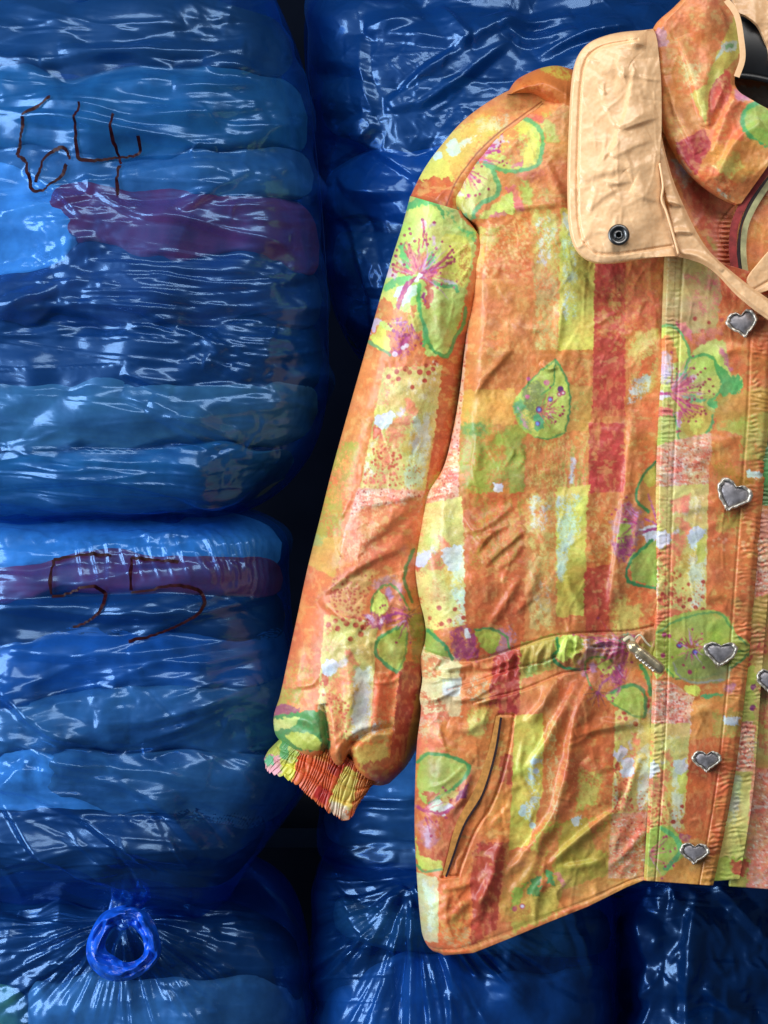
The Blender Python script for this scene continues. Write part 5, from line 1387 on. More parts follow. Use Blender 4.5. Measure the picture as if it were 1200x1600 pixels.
gbm = [(500, 940, 1600, 90, DENIM, 0, .012), (520, 700, 1450, 40, (.07, .10, .09), 20, .012)]
def fbm_(H, X, Y):
    fan(H, X, Y, (640, 1380), 8, 172, 46, 100, 330, (.002, .006), (4, 11), 101)
    fan(H, X, Y, (640, 1380), 20, 110, 36, 80, 200, (.0014, .0036), (2.5, 6), 102, 70)
    for p in ([(702, 1490), (704, 1540), (706, 1640)], [(496, 1390), (492, 1480), (490, 1620)], [(520, 1370), (560, 1450), (640, 1500)], [(880, 1400), (905, 1450), (930, 1530)]):
        add_fold(H, X, Y, p, .007, 6, 12, .3, tent=True)
    H += crumple(X, Y, 50, 103) * .008 + crumple(X, Y, 18, 104) * .002
bagbm = Bag('tied_bag', 'deep blue bag with fanned pleats under the jacket hem', [(505, 1340), (490, 1400), (487, 1480), (487, 1600), (495, 1780)], [(930, 1330), (955, 1400), (962, 1480), (964, 1600), (955, 1780)], .12, .12, fbm_, gbm, p=2.8, q=3.2, group='bags in the bottom row')
for g, l in zip(gbm, ['denim blue garment in the pleated bag under the hem', 'dark green garment left of the jacket hem corner']):
    garment(bagbm, g, 'folded_garment', l, 'clothes in the bottom bags')
gbr = [(960, 1260, 1500, 90, BLACKK, 0, .008), (960, 1260, 1610, 40, CHAR, 0, .008)]
def fbr(H, X, Y):
    for p in ([(1090, 1390), (1075, 1480), (1070, 1620)], [(1120, 1380), (1165, 1430), (1210, 1480)], [(1000, 1400), (1010, 1500), (1005, 1600)], [(1100, 1540), (1130, 1570), (1180, 1600)]):
        add_fold(H, X, Y, p, .008, 9, 18, .3, tent=True)
    H += crumple(X, Y, 60, 111) * .012 + crumple(X, Y, 22, 112) * .004
    rand_ridges(H, X, Y, 40, (960, 1380, 1230, 1620), 70, 30, (20, 100), (.001, .003), (3, 6), 113, .2)
bagbr = Bag('tied_bag', 'darkest blue bag at the bottom right under the placket', [(985, 1310), (968, 1400), (962, 1500), (960, 1620), (970, 1780)], [(1290, 1310), (1320, 1400), (1325, 1500), (1325, 1620), (1310, 1780)], .17, .12, fbr, gbr, p=2.8, q=3.2, step=2.8, mat=M_FILM_DARK, group='bags in the bottom row')
for g, l in zip(gbr, ['black garment in the darkest bag at the bottom right', 'charcoal garment in the bottom right corner']):
    garment(bagbr, g, 'folded_garment', l, 'clothes in the bottom bags')
for b in (bag64, bag55, bagmu, bagml, bagbl, bagbm, bagbr):
    reparent(b.root)
# ================================================================ the jacket
LAY = paint()
jacket = empty('jacket', tuple(W(900, 1490, .02)), 'orange and yellow flower print jacket hanging in front of the blue bags', 'jacket')
_r = random.Random(12)

def soft(X, Y, sd, a1=.0022, a2=.0007, s1=60, s2=17):
    return crumple(X, Y, 52, sd + 60, 1, 1.3) * .0022 + creases(X, Y, 44, 60, sd + 61, .06) * .0004 + (fbm(X / s1, Y / s1, sd, 2) - .5) * 2 * a1 + (fbm(X / s2, Y / s2, sd + 4, 3) - .5) * 2 * a2

def groove(H, X, Y, pts, a=-.0011, w=1.8):
    add_fold(H, X, Y, pts, a, w, w, 0)

def stitches(cl, pts, col=(232, 190, 130), w=1.3, dash=5.0, gap=3.0):
    q = resample(pts, 800); L = np.concatenate([[0], np.cumsum(np.hypot(*(q[1:] - q[:-1]).T))])
    s = 0.0
    while s + dash < L[-1]:
        a = [(np.interp(t, L, q[:, 0]), np.interp(t, L, q[:, 1])) for t in (s, s + dash)]
        cl.line(a, w, col, j=.2, sm=False, op=.6); s += dash + gap

# seams carry a row of thread
WAIST = [(662, 1016), (690, 1026), (720, 1034), (745, 1031), (775, 1023), (820, 1008), (860, 995), (900, 990), (940, 988), (985, 986), (1024, 978)]
WAIST2 = [(700, 1078), (740, 1066), (775, 1054), (812, 1042), (850, 1034), (868, 1026)]
WAIST3 = [(740, 1098), (768, 1090), (812, 1079), (850, 1064), (880, 1052), (920, 1046)]
HEM = [(655, 1462), (668, 1478), (692, 1484), (735, 1480), (800, 1454), (860, 1430), (920, 1406), (980, 1378), (1012, 1368)]
stitches(LAY['body'], WAIST, (236, 168, 110), 1.6); stitches(LAY['body'], WAIST2, (224, 120, 90)); stitches(LAY['body'], WAIST3, (224, 120, 90))
stitches(LAY['body'], HEM, (236, 186, 120))

# ---- back of the jacket (behind everything, closes the garment)
X, Y, U, T = ruled([(690, 330), (735, 360), (730, 600), (690, 780), (672, 900), (676, 1000), (672, 1200), (690, 1400)], [(1290, 150), (1300, 400), (1300, 600), (1300, 800), (1300, 900), (1300, 1000), (1300, 1200), (1300, 1330)], 120, 60)
sheet('back_panel', X, Y, .055 + soft(X, Y, 5) - .012 * np.sin(np.pi * U), M_CLOTH, jacket, LAY['body'], back=8)

# ---- sleeve
SL = [(641, 306), (628, 355), (612, 405), (590, 480), (570, 552), (545, 640), (520, 730), (500, 810), (480, 890), (464, 965), (450, 1030), (438, 1085), (428, 1118), (430, 1146), (444, 1164)]
SR = [(722, 330), (752, 380), (744, 450), (740, 520), (736, 580), (728, 660), (714, 760), (702, 850), (700, 930), (696, 1010), (680, 1090), (668, 1130), (656, 1160), (636, 1196), (612, 1220)]
X, Y, U, T = ruled(SL, SR, 720, 185)
X = X.copy(); Y = Y.copy()
lobe = 13 * np.sin(np.pi * np.clip((U - .02) / .36, 0, 1)) - 9 * np.exp(-((U - .40) / .035) ** 2) + 9 * np.sin(np.pi * np.clip((U - .42) / .16, 0, 1)) - 12 * np.exp(-((U - .60) / .04) ** 2) + 16 * np.sin(np.pi * np.clip((U - .62) / .38, 0, 1)) ** .7
Y += lobe * sstep(.93, 1.0, T)
H = np.zeros(X.shape, np.float32)
F_ = [([(600, 470), (590, 560), (560, 680), (535, 800)], .0030, 16), ([(690, 380), (686, 480), (690, 560)], .0026, 10), ([(655, 560), (640, 700), (612, 800)], .0024, 20),
      ([(482, 940), (520, 915), (570, 880), (640, 850)], .0046, 7, 14), ([(500, 935), (530, 962), (565, 985)], .0042, 6, 12), ([(540, 872), (590, 830), (660, 776)], .0036, 9, 18), ([(560, 790), (610, 782), (668, 770)], .0030, 6, 11),
      ([(640, 870), (630, 930), (640, 1000)], .0032, 10), ([(470, 1000), (462, 1060), (450, 1110)], .0030, 10), ([(540, 1010), (548, 1080), (545, 1140)], .0034, 9, 14), ([(596, 1050), (590, 1110), (580, 1160)], .0036, 9, 14),
      ([(560, 940), (600, 980), (625, 1030)], .0026, 8, 14), ([(520, 1000), (560, 1020), (600, 1060)], .0022, 8), ([(630, 1010), (622, 1100), (606, 1170)], .0034, 8, 12),
      ([(540, 1150), (580, 1142), (612, 1150)], .0050, 7, 10), ([(440, 1122), (480, 1126), (505, 1150)], .0034, 7), ([(610, 620), (640, 600), (680, 610)], .0014, 8), ([(560, 640), (600, 660), (660, 650)], .0016, 8)]
for f in F_: add_fold(H, X, Y, *f)
for p in ([(506, 1100), (510, 1140), (516, 1176)], [(616, 1136), (570, 1146), (545, 1168), (538, 1190)]):
    add_fold(H, X, Y, p, -.008, 6, 6, .3)
rand_ridges(H, X, Y, 70, (450, 780, 700, 1180), -35, 35, (20, 80), (.0004, .0014), (3, 8), 301, .2, tent=False)
rand_ridges(H, X, Y, 40, (560, 320, 740, 780), 70, 35, (20, 90), (.0003, .0010), (3, 8), 302, .2, tent=False)
H += soft(X, Y, 31, .0026, .0008)
E = np.abs(2 * U - 1)
topw = sstep(.34, .10, T)
yd = .012 - .014 * topw + .050 * (1 - (1 - E ** 2.3) ** (1 / 2.3)) * (1 - .85 * topw * (U > .5)) + .030 * (1 - np.sqrt(1 - sstep(.955, 1.0, T) ** 2 * .98)) - H
sheet('sleeve', X, Y, yd, M_CLOTH, jacket, LAY['sleeve'], thick=.03, back=6)

# ---- elastic cuff
ca = resample([(450, 1146), (490, 1156), (530, 1176), (570, 1200), (606, 1222)], 240); cb = resample([(411, 1184), (418, 1202), (450, 1216), (480, 1238), (512, 1266), (540, 1279), (558, 1262), (578, 1222)], 240)
ny = 70; t = np.linspace(0, 1, ny)[:, None, None]
G = ca[None] * (1 - t) + cb[None] * t; X, Y = G[..., 0], G[..., 1]
U = np.broadcast_to(np.linspace(0, 1, 240)[None], X.shape); T = np.broadcast_to(t[..., 0], X.shape)
ph = U * 38 + (fbm(U * 12, T * 1.2, 7, 2) - .5) * 5
rib = np.abs(np.sin(np.pi * ph)) ** .6
Y = Y + (rib - .5) * 7 * sstep(.75, 1, T); X = X + (vnoise(U * 26, T, 4) - .5) * 6 * sstep(.7, 1, T)
H = .0021 * rib * (.6 + .8 * fbm(U * 16, T * 2, 13, 2)) * (1 - .35 * sstep(.7, 1, T)) + .0022 * (fbm(U * 14, T * 3, 9, 3) - .5) * 2 * sstep(.6, 1, T)
for v in (.22, .47, .72):
    H -= .0017 * np.exp(-((T - v) / .035) ** 2)
yd = .030 + .035 * (1 - (1 - np.abs(2 * U - 1) ** 2.6) ** (1 / 2.6)) - H
CU = Cloth((206, 96, 52))
CU.poly([(405, 1140), (470, 1140), (500, 1160), (470, 1240), (405, 1240)], (170, 184, 84), j=2)
CU.poly([(405, 1180), (440, 1180), (440, 1210), (405, 1220)], (206, 140, 150), j=3); CU.poly([(414, 1182), (428, 1180), (426, 1196), (414, 1196)], (110, 180, 130), j=2)
CU.poly([(440, 1150), (452, 1148), (450, 1186), (436, 1182)], (84, 140, 84), j=2); CU.poly([(440, 1196), (462, 1190), (470, 1224), (440, 1226)], (212, 206, 70), j=3)
CU.poly([(470, 1165), (532, 1175), (520, 1260), (455, 1230)], (212, 92, 52), j=2); CU.poly([(520, 1176), (545, 1190), (528, 1215), (512, 1206)], (168, 56, 42), j=2)
CU.poly([(480, 1160), (530, 1170), (520, 1195), (485, 1185)], (200, 130, 60), cov=.6); CU.poly([(500, 1225), (520, 1240), (508, 1258), (490, 1244)], (186, 52, 48), j=2)
CU.poly([(540, 1195), (572, 1214), (545, 1268), (512, 1252)], (214, 192, 92), j=2); CU.poly([(516, 1250), (548, 1262), (545, 1285), (515, 1272)], (228, 214, 190), cov=.8)
CU.poly([(562, 1200), (600, 1210), (576, 1260), (550, 1268)], (210, 126, 72), j=2)
sheet('cuff', X, Y, yd, M_CLOTH, jacket, CU, thick=.02, back=4)

# ---- shoulder yoke and the rolled hood behind it
for cl_, p_ in ((LAY['yoke'], [(697, 322), (704, 304), (715, 280), (745, 240), (775, 211), (803, 190), (846, 159)]), (LAY['body'], [(702, 318), (708, 304), (718, 282), (748, 242), (778, 213), (805, 193), (848, 162)]), (LAY['sleeve'], [(640, 309), (668, 314), (700, 326)])):
    cl_.line(p_, 2.2, (120, 60, 36), j=.2, op=.7)
stitches(LAY['yoke'], [(650, 302), (674, 308), (696, 318)], (240, 150, 100))
X, Y, U, T = ruled([(640, 310), (650, 288), (664, 262), (684, 234), (720, 192), (760, 161), (800, 139), (850, 122), (900, 112)], [(716, 340), (720, 316), (730, 292), (742, 274), (760, 252), (788, 225), (814, 206), (856, 176), (908, 152)], 260, 100)
H = soft(X, Y, 41, .0012, .0005)
rand_ridges(H, X, Y, 26, (650, 140, 880, 320), -40, 25, (20, 70), (.0004, .0012), (3, 7), 303, .15, False)
yd = .0055 + .055 * (1 - np.sqrt(1 - np.clip(1 - U, 0, 1) ** 2.2 * .97)) + .004 * sstep(.75, 1, U) - H
sheet('shoulder_yoke', X, Y, yd, M_CLOTH, jacket, LAY['yoke'])
X, Y, U, T = ruled([(793, 145), (806, 126), (826, 114), (850, 105), (874, 103), (905, 112)], [(812, 143), (834, 146), (852, 158), (870, 176), (888, 200), (910, 232)], 150, 90)
H = soft(X, Y, 43, .002, .0006); add_fold(H, X, Y, [(815, 135), (850, 128), (900, 160)], .004, 9)
yd = -.004 + .045 * (1 - (1 - np.abs(2 * U - 1) ** 2.2) ** (1 / 2.2)) - H
HD = Cloth((212, 122, 62)); HD.poly([(840, 100), (880, 100), (900, 130), (850, 116)], (214, 190, 80), cov=.7); HD.poly([(800, 120), (850, 130), (900, 190), (830, 150)], (196, 92, 46), cov=.6)
sheet('hood', X, Y, yd, M_CLOTH, jacket, HD)

# ---- front panel
BL = [(846, 158), (803, 190), (775, 211), (744, 242), (727, 264), (712, 290), (702, 312), (708, 334), (728, 352), (734, 380), (735, 430), (732, 490), (726, 550), (719, 610), (709, 668), (694, 728), (668, 772), (660, 810), (654, 850), (649, 890), (654, 930), (664, 972),
      (665, 1000), (657, 1030), (660, 1062), (656, 1090), (658, 1112), (652, 1160), (649, 1220), (648, 1300), (652, 1380), (657, 1440), (662, 1466), (674, 1484), (694, 1493)]
BR = [(1042, 150), (1042, 178), (1042, 200), (1042, 230), (1042, 250), (1042, 275), (1042, 300), (1042, 330), (1042, 360), (1042, 400), (1041, 440), (1039, 500), (1037, 560), (1035, 615), (1034, 660), (1033, 720), (1032, 765), (1031, 800), (1030, 840), (1029, 880), (1028, 920), (1027, 960),
      (1026, 985), (1025, 1010), (1025, 1040), (1024, 1070), (1023, 1100), (1022, 1150), (1020, 1210), (1018, 1270), (1016, 1310), (1015, 1340), (1014, 1355), (1013, 1365), (1012, 1374)]
def ruled_k(a, b, per, nx):
    """rows tied knot to knot, so that seams on both edges stay level"""
    pa = catmull(a, per); pb = catmull(b, per)
    d = np.hypot(*(pa[1:] - pa[:-1]).T) + np.hypot(*(pb[1:] - pb[:-1]).T)
    L = np.concatenate([[0], np.cumsum(d)]); s = np.linspace(0, L[-1], int(L[-1] / 2 / 1.38))
    A = np.stack([np.interp(s, L, pa[:, k]) for k in (0, 1)], -1); B_ = np.stack([np.interp(s, L, pb[:, k]) for k in (0, 1)], -1)
    u = np.linspace(0, 1, nx)
    G = A[:, None] * (1 - u[None, :, None]) + B_[:, None] * u[None, :, None]
    return G[..., 0], G[..., 1], np.broadcast_to(u[None], G.shape[:2]), np.broadcast_to(np.linspace(0, 1, len(s))[:, None], G.shape[:2])
X, Y, U, T = ruled_k(BL, BR, 10, 285)
X = X.copy(); Y = Y.copy()
# the hem swings: its lower edge runs from the low left corner up to the placket
sag = sstep(.955, 1.0, T)
hem_y = np.interp(X, [650, 694, 740, 800, 860, 920, 980, 1012], [1466, 1493, 1489, 1465, 1440, 1416, 1386, 1373])
Y += sag * (hem_y - Y) * sstep(.99, 1.0, T)
H = np.zeros(X.shape, np.float32)
F_ = [([(760, 370), (752, 480), (745, 600), (725, 720)], .0030, 14), ([(738, 620), (768, 580), (800, 545)], .0024, 5, 10), ([(868, 552), (874, 520), (878, 470)], .0024, 5, 9), ([(845, 566), (856, 577), (870, 574)], .0030, 3, 5),
      ([(742, 866), (764, 836), (796, 818)], .0026, 5, 11), ([(756, 884), (780, 862), (822, 826)], .0030, 5, 11), ([(776, 890), (800, 872), (818, 848)], .0018, 5, 9), ([(722, 800), (740, 830), (760, 850)], .0030, 6, 11), ([(727, 830), (760, 822), (800, 790)], .0030, 6, 12),
      ([(990, 640), (980, 740), (962, 880), (950, 970)], .0040, 7, 16), ([(1000, 690), (1000, 780), (985, 900)], .0026, 8), ([(760, 985), (790, 940), (812, 900)], .0024, 7), ([(885, 900), (893, 925), (912, 950)], .0022, 6), ([(806, 960), (830, 920), (842, 870)], .0022, 8),
      ([(870, 700), (850, 800), (855, 900)], .0018, 16), ([(925, 660), (915, 760), (920, 880)], .0022, 14), ([(735, 640), (745, 700), (738, 760)], .0030, 10), ([(668, 800), (672, 860), (680, 940)], .0030, 12), ([(700, 700), (690, 790), (700, 880)], .0026, 12),
      # out of the drawstring, downwards
      ([(905, 1062), (880, 1110), (846, 1170), (815, 1210)], .0050, 7, 14), ([(870, 1060), (848, 1100), (820, 1130)], .0042, 6, 11), ([(930, 1056), (900, 1120), (888, 1190), (876, 1250)], .0060, 8, 16), ([(886, 1190), (866, 1270), (830, 1320), (790, 1370)], .0058, 7, 14),
      ([(962, 1265), (925, 1292), (880, 1330), (858, 1352)], .0052, 5, 10), ([(900, 1150), (940, 1138), (1010, 1128)], .0044, 6, 12), ([(910, 1190), (940, 1220), (968, 1246)], .0048, 6, 12), ([(1000, 1180), (985, 1230), (972, 1270)], .0026, 6), ([(1012, 1290), (985, 1325), (950, 1356)], .0028, 7),
      ([(945, 1345), (900, 1352), (870, 1356)], .0026, 5, 8), ([(700, 1130), (730, 1140), (760, 1120)], .0030, 8), ([(664, 1130), (690, 1160), (740, 1190)], .0024, 9), ([(760, 1330), (775, 1360), (745, 1420)], .0040, 7, 12), ([(790, 1300), (760, 1380), (742, 1440)], .0034, 9),
      ([(690, 1390), (720, 1385), (745, 1375)], .0026, 5, 8), ([(800, 1400), (830, 1360), (850, 1300)], .0030, 9), ([(700, 1440), (730, 1410), (780, 1400)], .0022, 8), ([(735, 1200), (725, 1240), (695, 1280)], .0024, 7),
      # shoulder and chest top
      ([(712, 300), (722, 330), (740, 350)], .0046, 5, 9), ([(780, 330), (830, 322), (880, 318)], .0020, 6), ([(850, 250), (870, 290), (885, 330)], .0022, 8), ([(770, 350), (745, 380), (740, 430)], .0026, 7)]
for f in F_: add_fold(H, X, Y, *f)
for k in range(34):                                   # gathers of the waist channel
    r = random.Random(400 + k); x = 660 + 11 * k
    yw = np.interp(x, [p[0] for p in WAIST], [p[1] for p in WAIST])
    if x < 780:
        y0 = yw + 8 + r.random() * 70
        add_fold(H, X, Y, [(x - 30, y0 + r.gauss(0, 6)), (x, y0 + r.gauss(0, 4)), (x + 34, y0 - 8 + r.gauss(0, 6))], r.uniform(.0018, .0042), 4, 7)
    else:
        add_fold(H, X, Y, [(x + r.gauss(0, 4), yw + 4), (x - 3 + r.gauss(0, 4), yw + 24), (x - 8, yw + 50)], r.uniform(.0016, .0036), 3.5, 6)
for k in range(22):                                   # they run together at the cord lock
    r = random.Random(440 + k); a = math.radians(150 + 60 * (k + r.random()) / 22)
    add_fold(H, X, Y, [(988, 1010), (988 + 50 * math.cos(a), 1012 - 45 * math.sin(a) * -1 * .5), (988 + 110 * math.cos(a), 1014 + 40 * math.sin(a) * -.9)], r.uniform(.0008, .0020) * r.choice((1, -.4)), 3, 5, .5)
rand_ridges(H, X, Y, 80, (730, 340, 1030, 980), 65, 35, (20, 90), (.0003, .0010), (3, 8), 304, .2, tent=False)
rand_ridges(H, X, Y, 110, (655, 1050, 1020, 1450), 120, 30, (20, 90), (.0004, .0014), (3, 8), 305, .2, tent=False)
H += soft(X, Y, 51, .0040, .0009, 80, 18)
H += .008 * np.exp(-((Y - 900) / 90) ** 2) * sstep(640, 800, X) - .007 * np.exp(-((Y - 1045) / 26) ** 2)
for p in (WAIST, WAIST2, WAIST3): groove(H, X, Y, p, -.0018, 2.0)
groove(H, X, Y, HEM, -.0014, 1.8)
H += .0012 * np.exp(-((T - .996) / .008) ** 2)
for p in ([(777, 1120), (766, 1180), (746, 1240), (716, 1290), (701, 1340), (692, 1370)], [(780, 1117), (803, 1117)], [(803, 1118), (793, 1180), (772, 1250), (742, 1300), (722, 1350), (716, 1368)], [(690, 1371), (716, 1368)]):
    add_fold(H, X, Y, p, -.0018, 2.0, 2.0, 0, sm=len(p) > 2)
d_edge = (X - X[:, :1])                              # roll of the side edge
roll = .030 * (1 - np.sqrt(1 - np.clip(1 - d_edge / 46, 0, 1) ** 2 * .96)) * sstep(.0, .16, T)
top = .004 * sstep(.16, .0, T) + .011 * sstep(.235, .19, T) * np.clip(1 - d_edge / 46, 0, 1) ** 1.5
yd = -.006 + roll + top - H - .004 * np.sin(np.pi * U)
BODY_X, BODY_Y, BODY_YD = X, Y, yd
sheet('front_panel', X, Y, yd, M_CLOTH, jacket, LAY['body'], thick=.004, back=6)

# ---- pocket zip
zp = resample([(779, 1119), (768, 1175), (748, 1236), (720, 1286), (704, 1336), (694, 1368)], 90)
wz = np.interp(np.linspace(0, 1, 90), [0, .25, .5, .8, 1], [7, 11, 15, 11, 5]) * PX
zy = np.array([BODY_YD[np.unravel_index(np.argmin((BODY_X - a_) ** 2 + (BODY_Y - b_) ** 2), BODY_X.shape)] for a_, b_ in zp])
zy = np.convolve(np.pad(zy, 6, mode='edge'), np.ones(13) / 13, 'valid') - .0028
pz = tag(ribbon('pocket_zip', W(zp[:, 0], zp[:, 1], zy), wz, M_ZIP, jacket))
ribbon('zip_slit', W(zp[:, 0] + np.interp(np.linspace(0, 1, 90), [0, .5, 1], [4, 8, 3]), zp[:, 1] + 2, zy - .0003), 3.4 * PX, M_SLIT, pz)  # flat dark strip, the slit's shade as colour

# ---- button placket
PL = [(1040, 385), (1036, 480), (1034, 560), (1030, 640), (1027, 720), (1025, 800), (1023, 880), (1022, 960), (1021, 1040), (1019, 1120), (1016, 1200), (1012, 1290), (1007, 1376)]
PR = [(1225, 440), (1212, 500), (1206, 560), (1203, 640), (1197, 720), (1190, 800), (1183, 880), (1176, 960), (1169, 1040), (1160, 1120), (1150, 1200), (1134, 1290), (1114, 1384)]
stitches(LAY['placket'], [(p[0] - 32, p[1]) for p in PR], (220, 150, 90)); stitches(LAY['placket'], [(p[0] + 17, p[1]) for p in PL], (120, 80, 50), 1.2)
X, Y, U, T = ruled(PL, PR, 740, 130)
H = soft(X, Y, 61, .0016, .0005)
wv = Y / 8.2 * 2 * np.pi + (fbm(X / 26, Y / 20, 5, 3) - .5) * 15
am = 1.7 * sstep(.25, .75, fbm(X / 26, Y / 22, 15, 3))
H += .0004 * np.sin(wv) * am * (sstep(.17, .12, U) + sstep(.80, .86, U))
H -= .0008 * (np.exp(-((U - .155) / .012) ** 2) + np.exp(-((U - .80) / .012) ** 2))
rand_ridges(H, X, Y, 50, (1030, 400, 1190, 1370), 5, 30, (20, 80), (.0003, .0011), (3, 8), 306, .2, tent=False)
for p in ([(1060, 800), (1110, 790), (1150, 810)], [(1040, 660), (1090, 700), (1150, 690)], [(1060, 1130), (1100, 1110), (1150, 1120)], [(1100, 940), (1130, 930), (1160, 945)], [(1120, 560), (1150, 545), (1190, 550)]): add_fold(H, X, Y, p, .0020, 7, 12)
yd = -.0135 - H + .004 * np.exp(-(U / .02) ** 2) + .004 * np.exp(-((1 - U) / .03) ** 2)
sheet('button_placket', X, Y, yd, M_CLOTH, jacket, LAY['placket'])

# ---- under placket and the other front
X, Y, U, T = ruled([(1172, 620), (1172, 800), (1160, 960), (1150, 1060), (1140, 1150), (1128, 1250), (1100, 1378)], [(1212, 620), (1210, 800), (1198, 960), (1190, 1060), (1184, 1150), (1176, 1250), (1156, 1374)], 520, 44)
H = soft(X, Y, 63, .0008, .0004); H += .00045 * np.sin(Y / 8.0 * 2 * np.pi + (fbm(X / 26, Y / 20, 6, 3) - .5) * 14) * sstep(.35, .5, U) * 1.6 * sstep(.25, .75, fbm(X / 26, Y / 22, 16, 3))
sheet('under_placket', X, Y, -.0085 - H, M_CLOTH, jacket, LAY['under'])
X, Y, U, T = ruled([(1150, 560), (1170, 800), (1165, 960), (1160, 1100), (1150, 1250), (1140, 1385)], [(1350, 560), (1350, 800), (1350, 960), (1350, 1100), (1352, 1250), (1356, 1400)], 420, 90)
H = soft(X, Y, 65, .0020, .0007)
sheet('far_front_panel', X, Y, -.0035 - H, M_CLOTH, jacket, LAY['under'])

# ---- throat behind the lapels, with its zip
X, Y, U, T = ruled([(1022, 180), (1030, 240), (1040, 300), (1060, 350), (1090, 400), (1120, 450), (1150, 500)], [(1240, 180), (1240, 240), (1240, 300), (1240, 350), (1240, 400), (1240, 450), (1240, 500)], 230, 150)
H = soft(X, Y, 67, .0014, .0005)
H += .0012 * np.sin(Y / 7.5 * 2 * np.pi + (fbm(X / 40, Y / 26, 8, 2) - .5) * 5) * np.exp(-((X - 1136) / 11) ** 2) * sstep(325, 345, Y)
groove(H, X, Y, [(1150, 318), (1128, 345), (1124, 370), (1138, 400)], -.0012, 2)
stitches(LAY['collar'], [(1120, 318), (1124, 350), (1130, 380), (1140, 430)], (226, 130, 90))
sheet('throat_panel', X, Y, -.004 - H, M_CLOTH, jacket, LAY['collar'])
zt = resample([(1204, 258), (1180, 290), (1160, 322), (1148, 352), (1145, 390), (1150, 432), (1158, 462)], 80)
zipr = ribbon('throat_zip', W(zt[:, 0], zt[:, 1], -.012), 12 * PX, M_REDTAPE, jacket)
ribbon('slit_shade', W(zt[:, 0] + np.linspace(9, 10, 80), zt[:, 1] + 3, -.0105), np.interp(np.linspace(0, 1, 80), [0, .3, .5, .7, 1], [2, 7, 3, 7, 5]) * PX, M_SLIT, zipr)  # dark strip for the shaded slit beside the red tape
ribbon('facing_tape', W(zt[:, 0] + np.linspace(16, 17, 80), zt[:, 1] + 4, -.0115), 9 * PX, M_PALETAPE, zipr)

# ---- stand collar
CL = [(1078, -14), (1052, 12), (1021, 44), (1025, 90), (1030, 140), (1034, 185), (1048, 226), (1070, 262), (1098, 290), (1128, 310), (1150, 319)]
CR = [(1132, -14), (1150, 22), (1157, 60), (1158, 92), (1148, 122), (1154, 142), (1182, 160), (1216, 182), (1222, 215), (1206, 250), (1158, 318)]
X, Y, U, T = ruled(CL, CR, 260, 130)
H = soft(X, Y, 71, .0030, .0008)
for p in ([(1107, 196), (1100, 150), (1112, 90)], [(1104, 200), (1120, 160), (1140, 110)], [(1060, 60), (1080, 110), (1100, 190)], [(1040, 120), (1060, 180), (1090, 240)], [(1150, 150), (1130, 190), (1115, 240)], [(1190, 190), (1150, 220), (1120, 280)]): add_fold(H, X, Y, p, .0040, 6, 13)
yd = -.026 + .020 * np.clip(2 * U - 1, 0, 1) ** 2 * sstep(.55, .2, T) + .012 * (1 - np.sqrt(1 - np.clip(1 - U / .10, 0, 1) ** 2 * .96)) + .012 * sstep(.8, 1, T) - H
sheet('collar', X, Y, yd, M_CLOTH, jacket, LAY['collar'])
bt = resample([(1135, 0), (1151, 24), (1158, 60), (1160, 92), (1151, 120)], 60)
ribbon('collar_binding', W(bt[:, 0], bt[:, 1], -.024), 9 * PX, M_SATIN, jacket)

# ---- turned-out satin flap of the collar
FL = [(1006, 47), (972, 50), (945, 56), (922, 66), (906, 82), (897, 104), (892, 140), (889, 200), (887, 260), (887, 310), (889, 350), (894, 376), (904, 395), (922, 408), (948, 412), (985, 408), (1026, 400)]
FR = [(1020, 45), (1024, 52), (1027, 64), (1029, 80), (1031, 100), (1033, 124), (1034, 160), (1034, 200), (1032, 240), (1031, 268), (1035, 300), (1041, 326), (1046, 350), (1050, 370), (1054, 384), (1057, 394), (1060, 401)]
X, Y, U, T = ruled_k(FL, FR, 12, 120)
H = soft(X, Y, 81, .0016, .0005, 50, 14)
z = Zm(870, 30, 4.0)
for p, a_, w_, w2_ in (([(385, 690), (500, 650), (632, 605)], .0050, 3.5, 9), ([(385, 690), (372, 780), (345, 862)], .0042, 3.5, 8), ([(345, 862), (440, 810), (590, 745)], .0034, 4, 8), ([(500, 250), (470, 430), (430, 620), (390, 690)], .0042, 4, 10), ([(280, 450), (330, 570), (385, 690)], .0024, 4, 8),
                       ([(400, 180), (395, 300), (440, 350), (500, 330)], .0036, 5, 9), ([(560, 250), (570, 380), (560, 500)], .0026, 6, 12), ([(140, 1000), (280, 960), (450, 920), (440, 960)], .0030, 5, 9), ([(310, 1030), (400, 1018), (480, 1005)], .0030, 3.5, 6), ([(460, 1065), (560, 1110), (650, 1130)], .0044, 5, 10),
                       ([(200, 1195), (260, 1130), (350, 1060)], .0030, 4, 8), ([(600, 850), (560, 900), (440, 950)], .0026, 6, 10), ([(300, 1440), (420, 1400), (600, 1390)], .0026, 6, 9), ([(470, 1290), (560, 1260), (680, 1200)], .0024, 7, 10), ([(480, 80), (490, 140), (560, 150)], .0060, 5, 7), ([(180, 1390), (230, 1280), (240, 1240)], .0022, 6, 9)):
    add_fold(H, X, Y, z(*p), a_ * .55, w_ * 1.3, w2_ * 2.2)
rand_ridges(H, X, Y, 40, (895, 60, 1040, 400), 60, 50, (14, 60), (.0003, .0011), (2.5, 6), 307, .2, tent=False)
inner = [(996, 62), (950, 70), (928, 80), (915, 96), (908, 130), (904, 200), (902, 300), (906, 360), (916, 382), (934, 396), (970, 396), (1024, 388), (1050, 384)]
groove(H, X, Y, inner, -.0016, 2.2)
rim_ = np.minimum(np.minimum(X - X[:, :1], (T * 600)), (1 - T) * 500)
yd = -.034 + .0035 * np.clip(1 - rim_ / 4, 0, 1) ** 2 - H - .006 * np.sin(np.pi * U) + .010 * sstep(.12, .0, T)
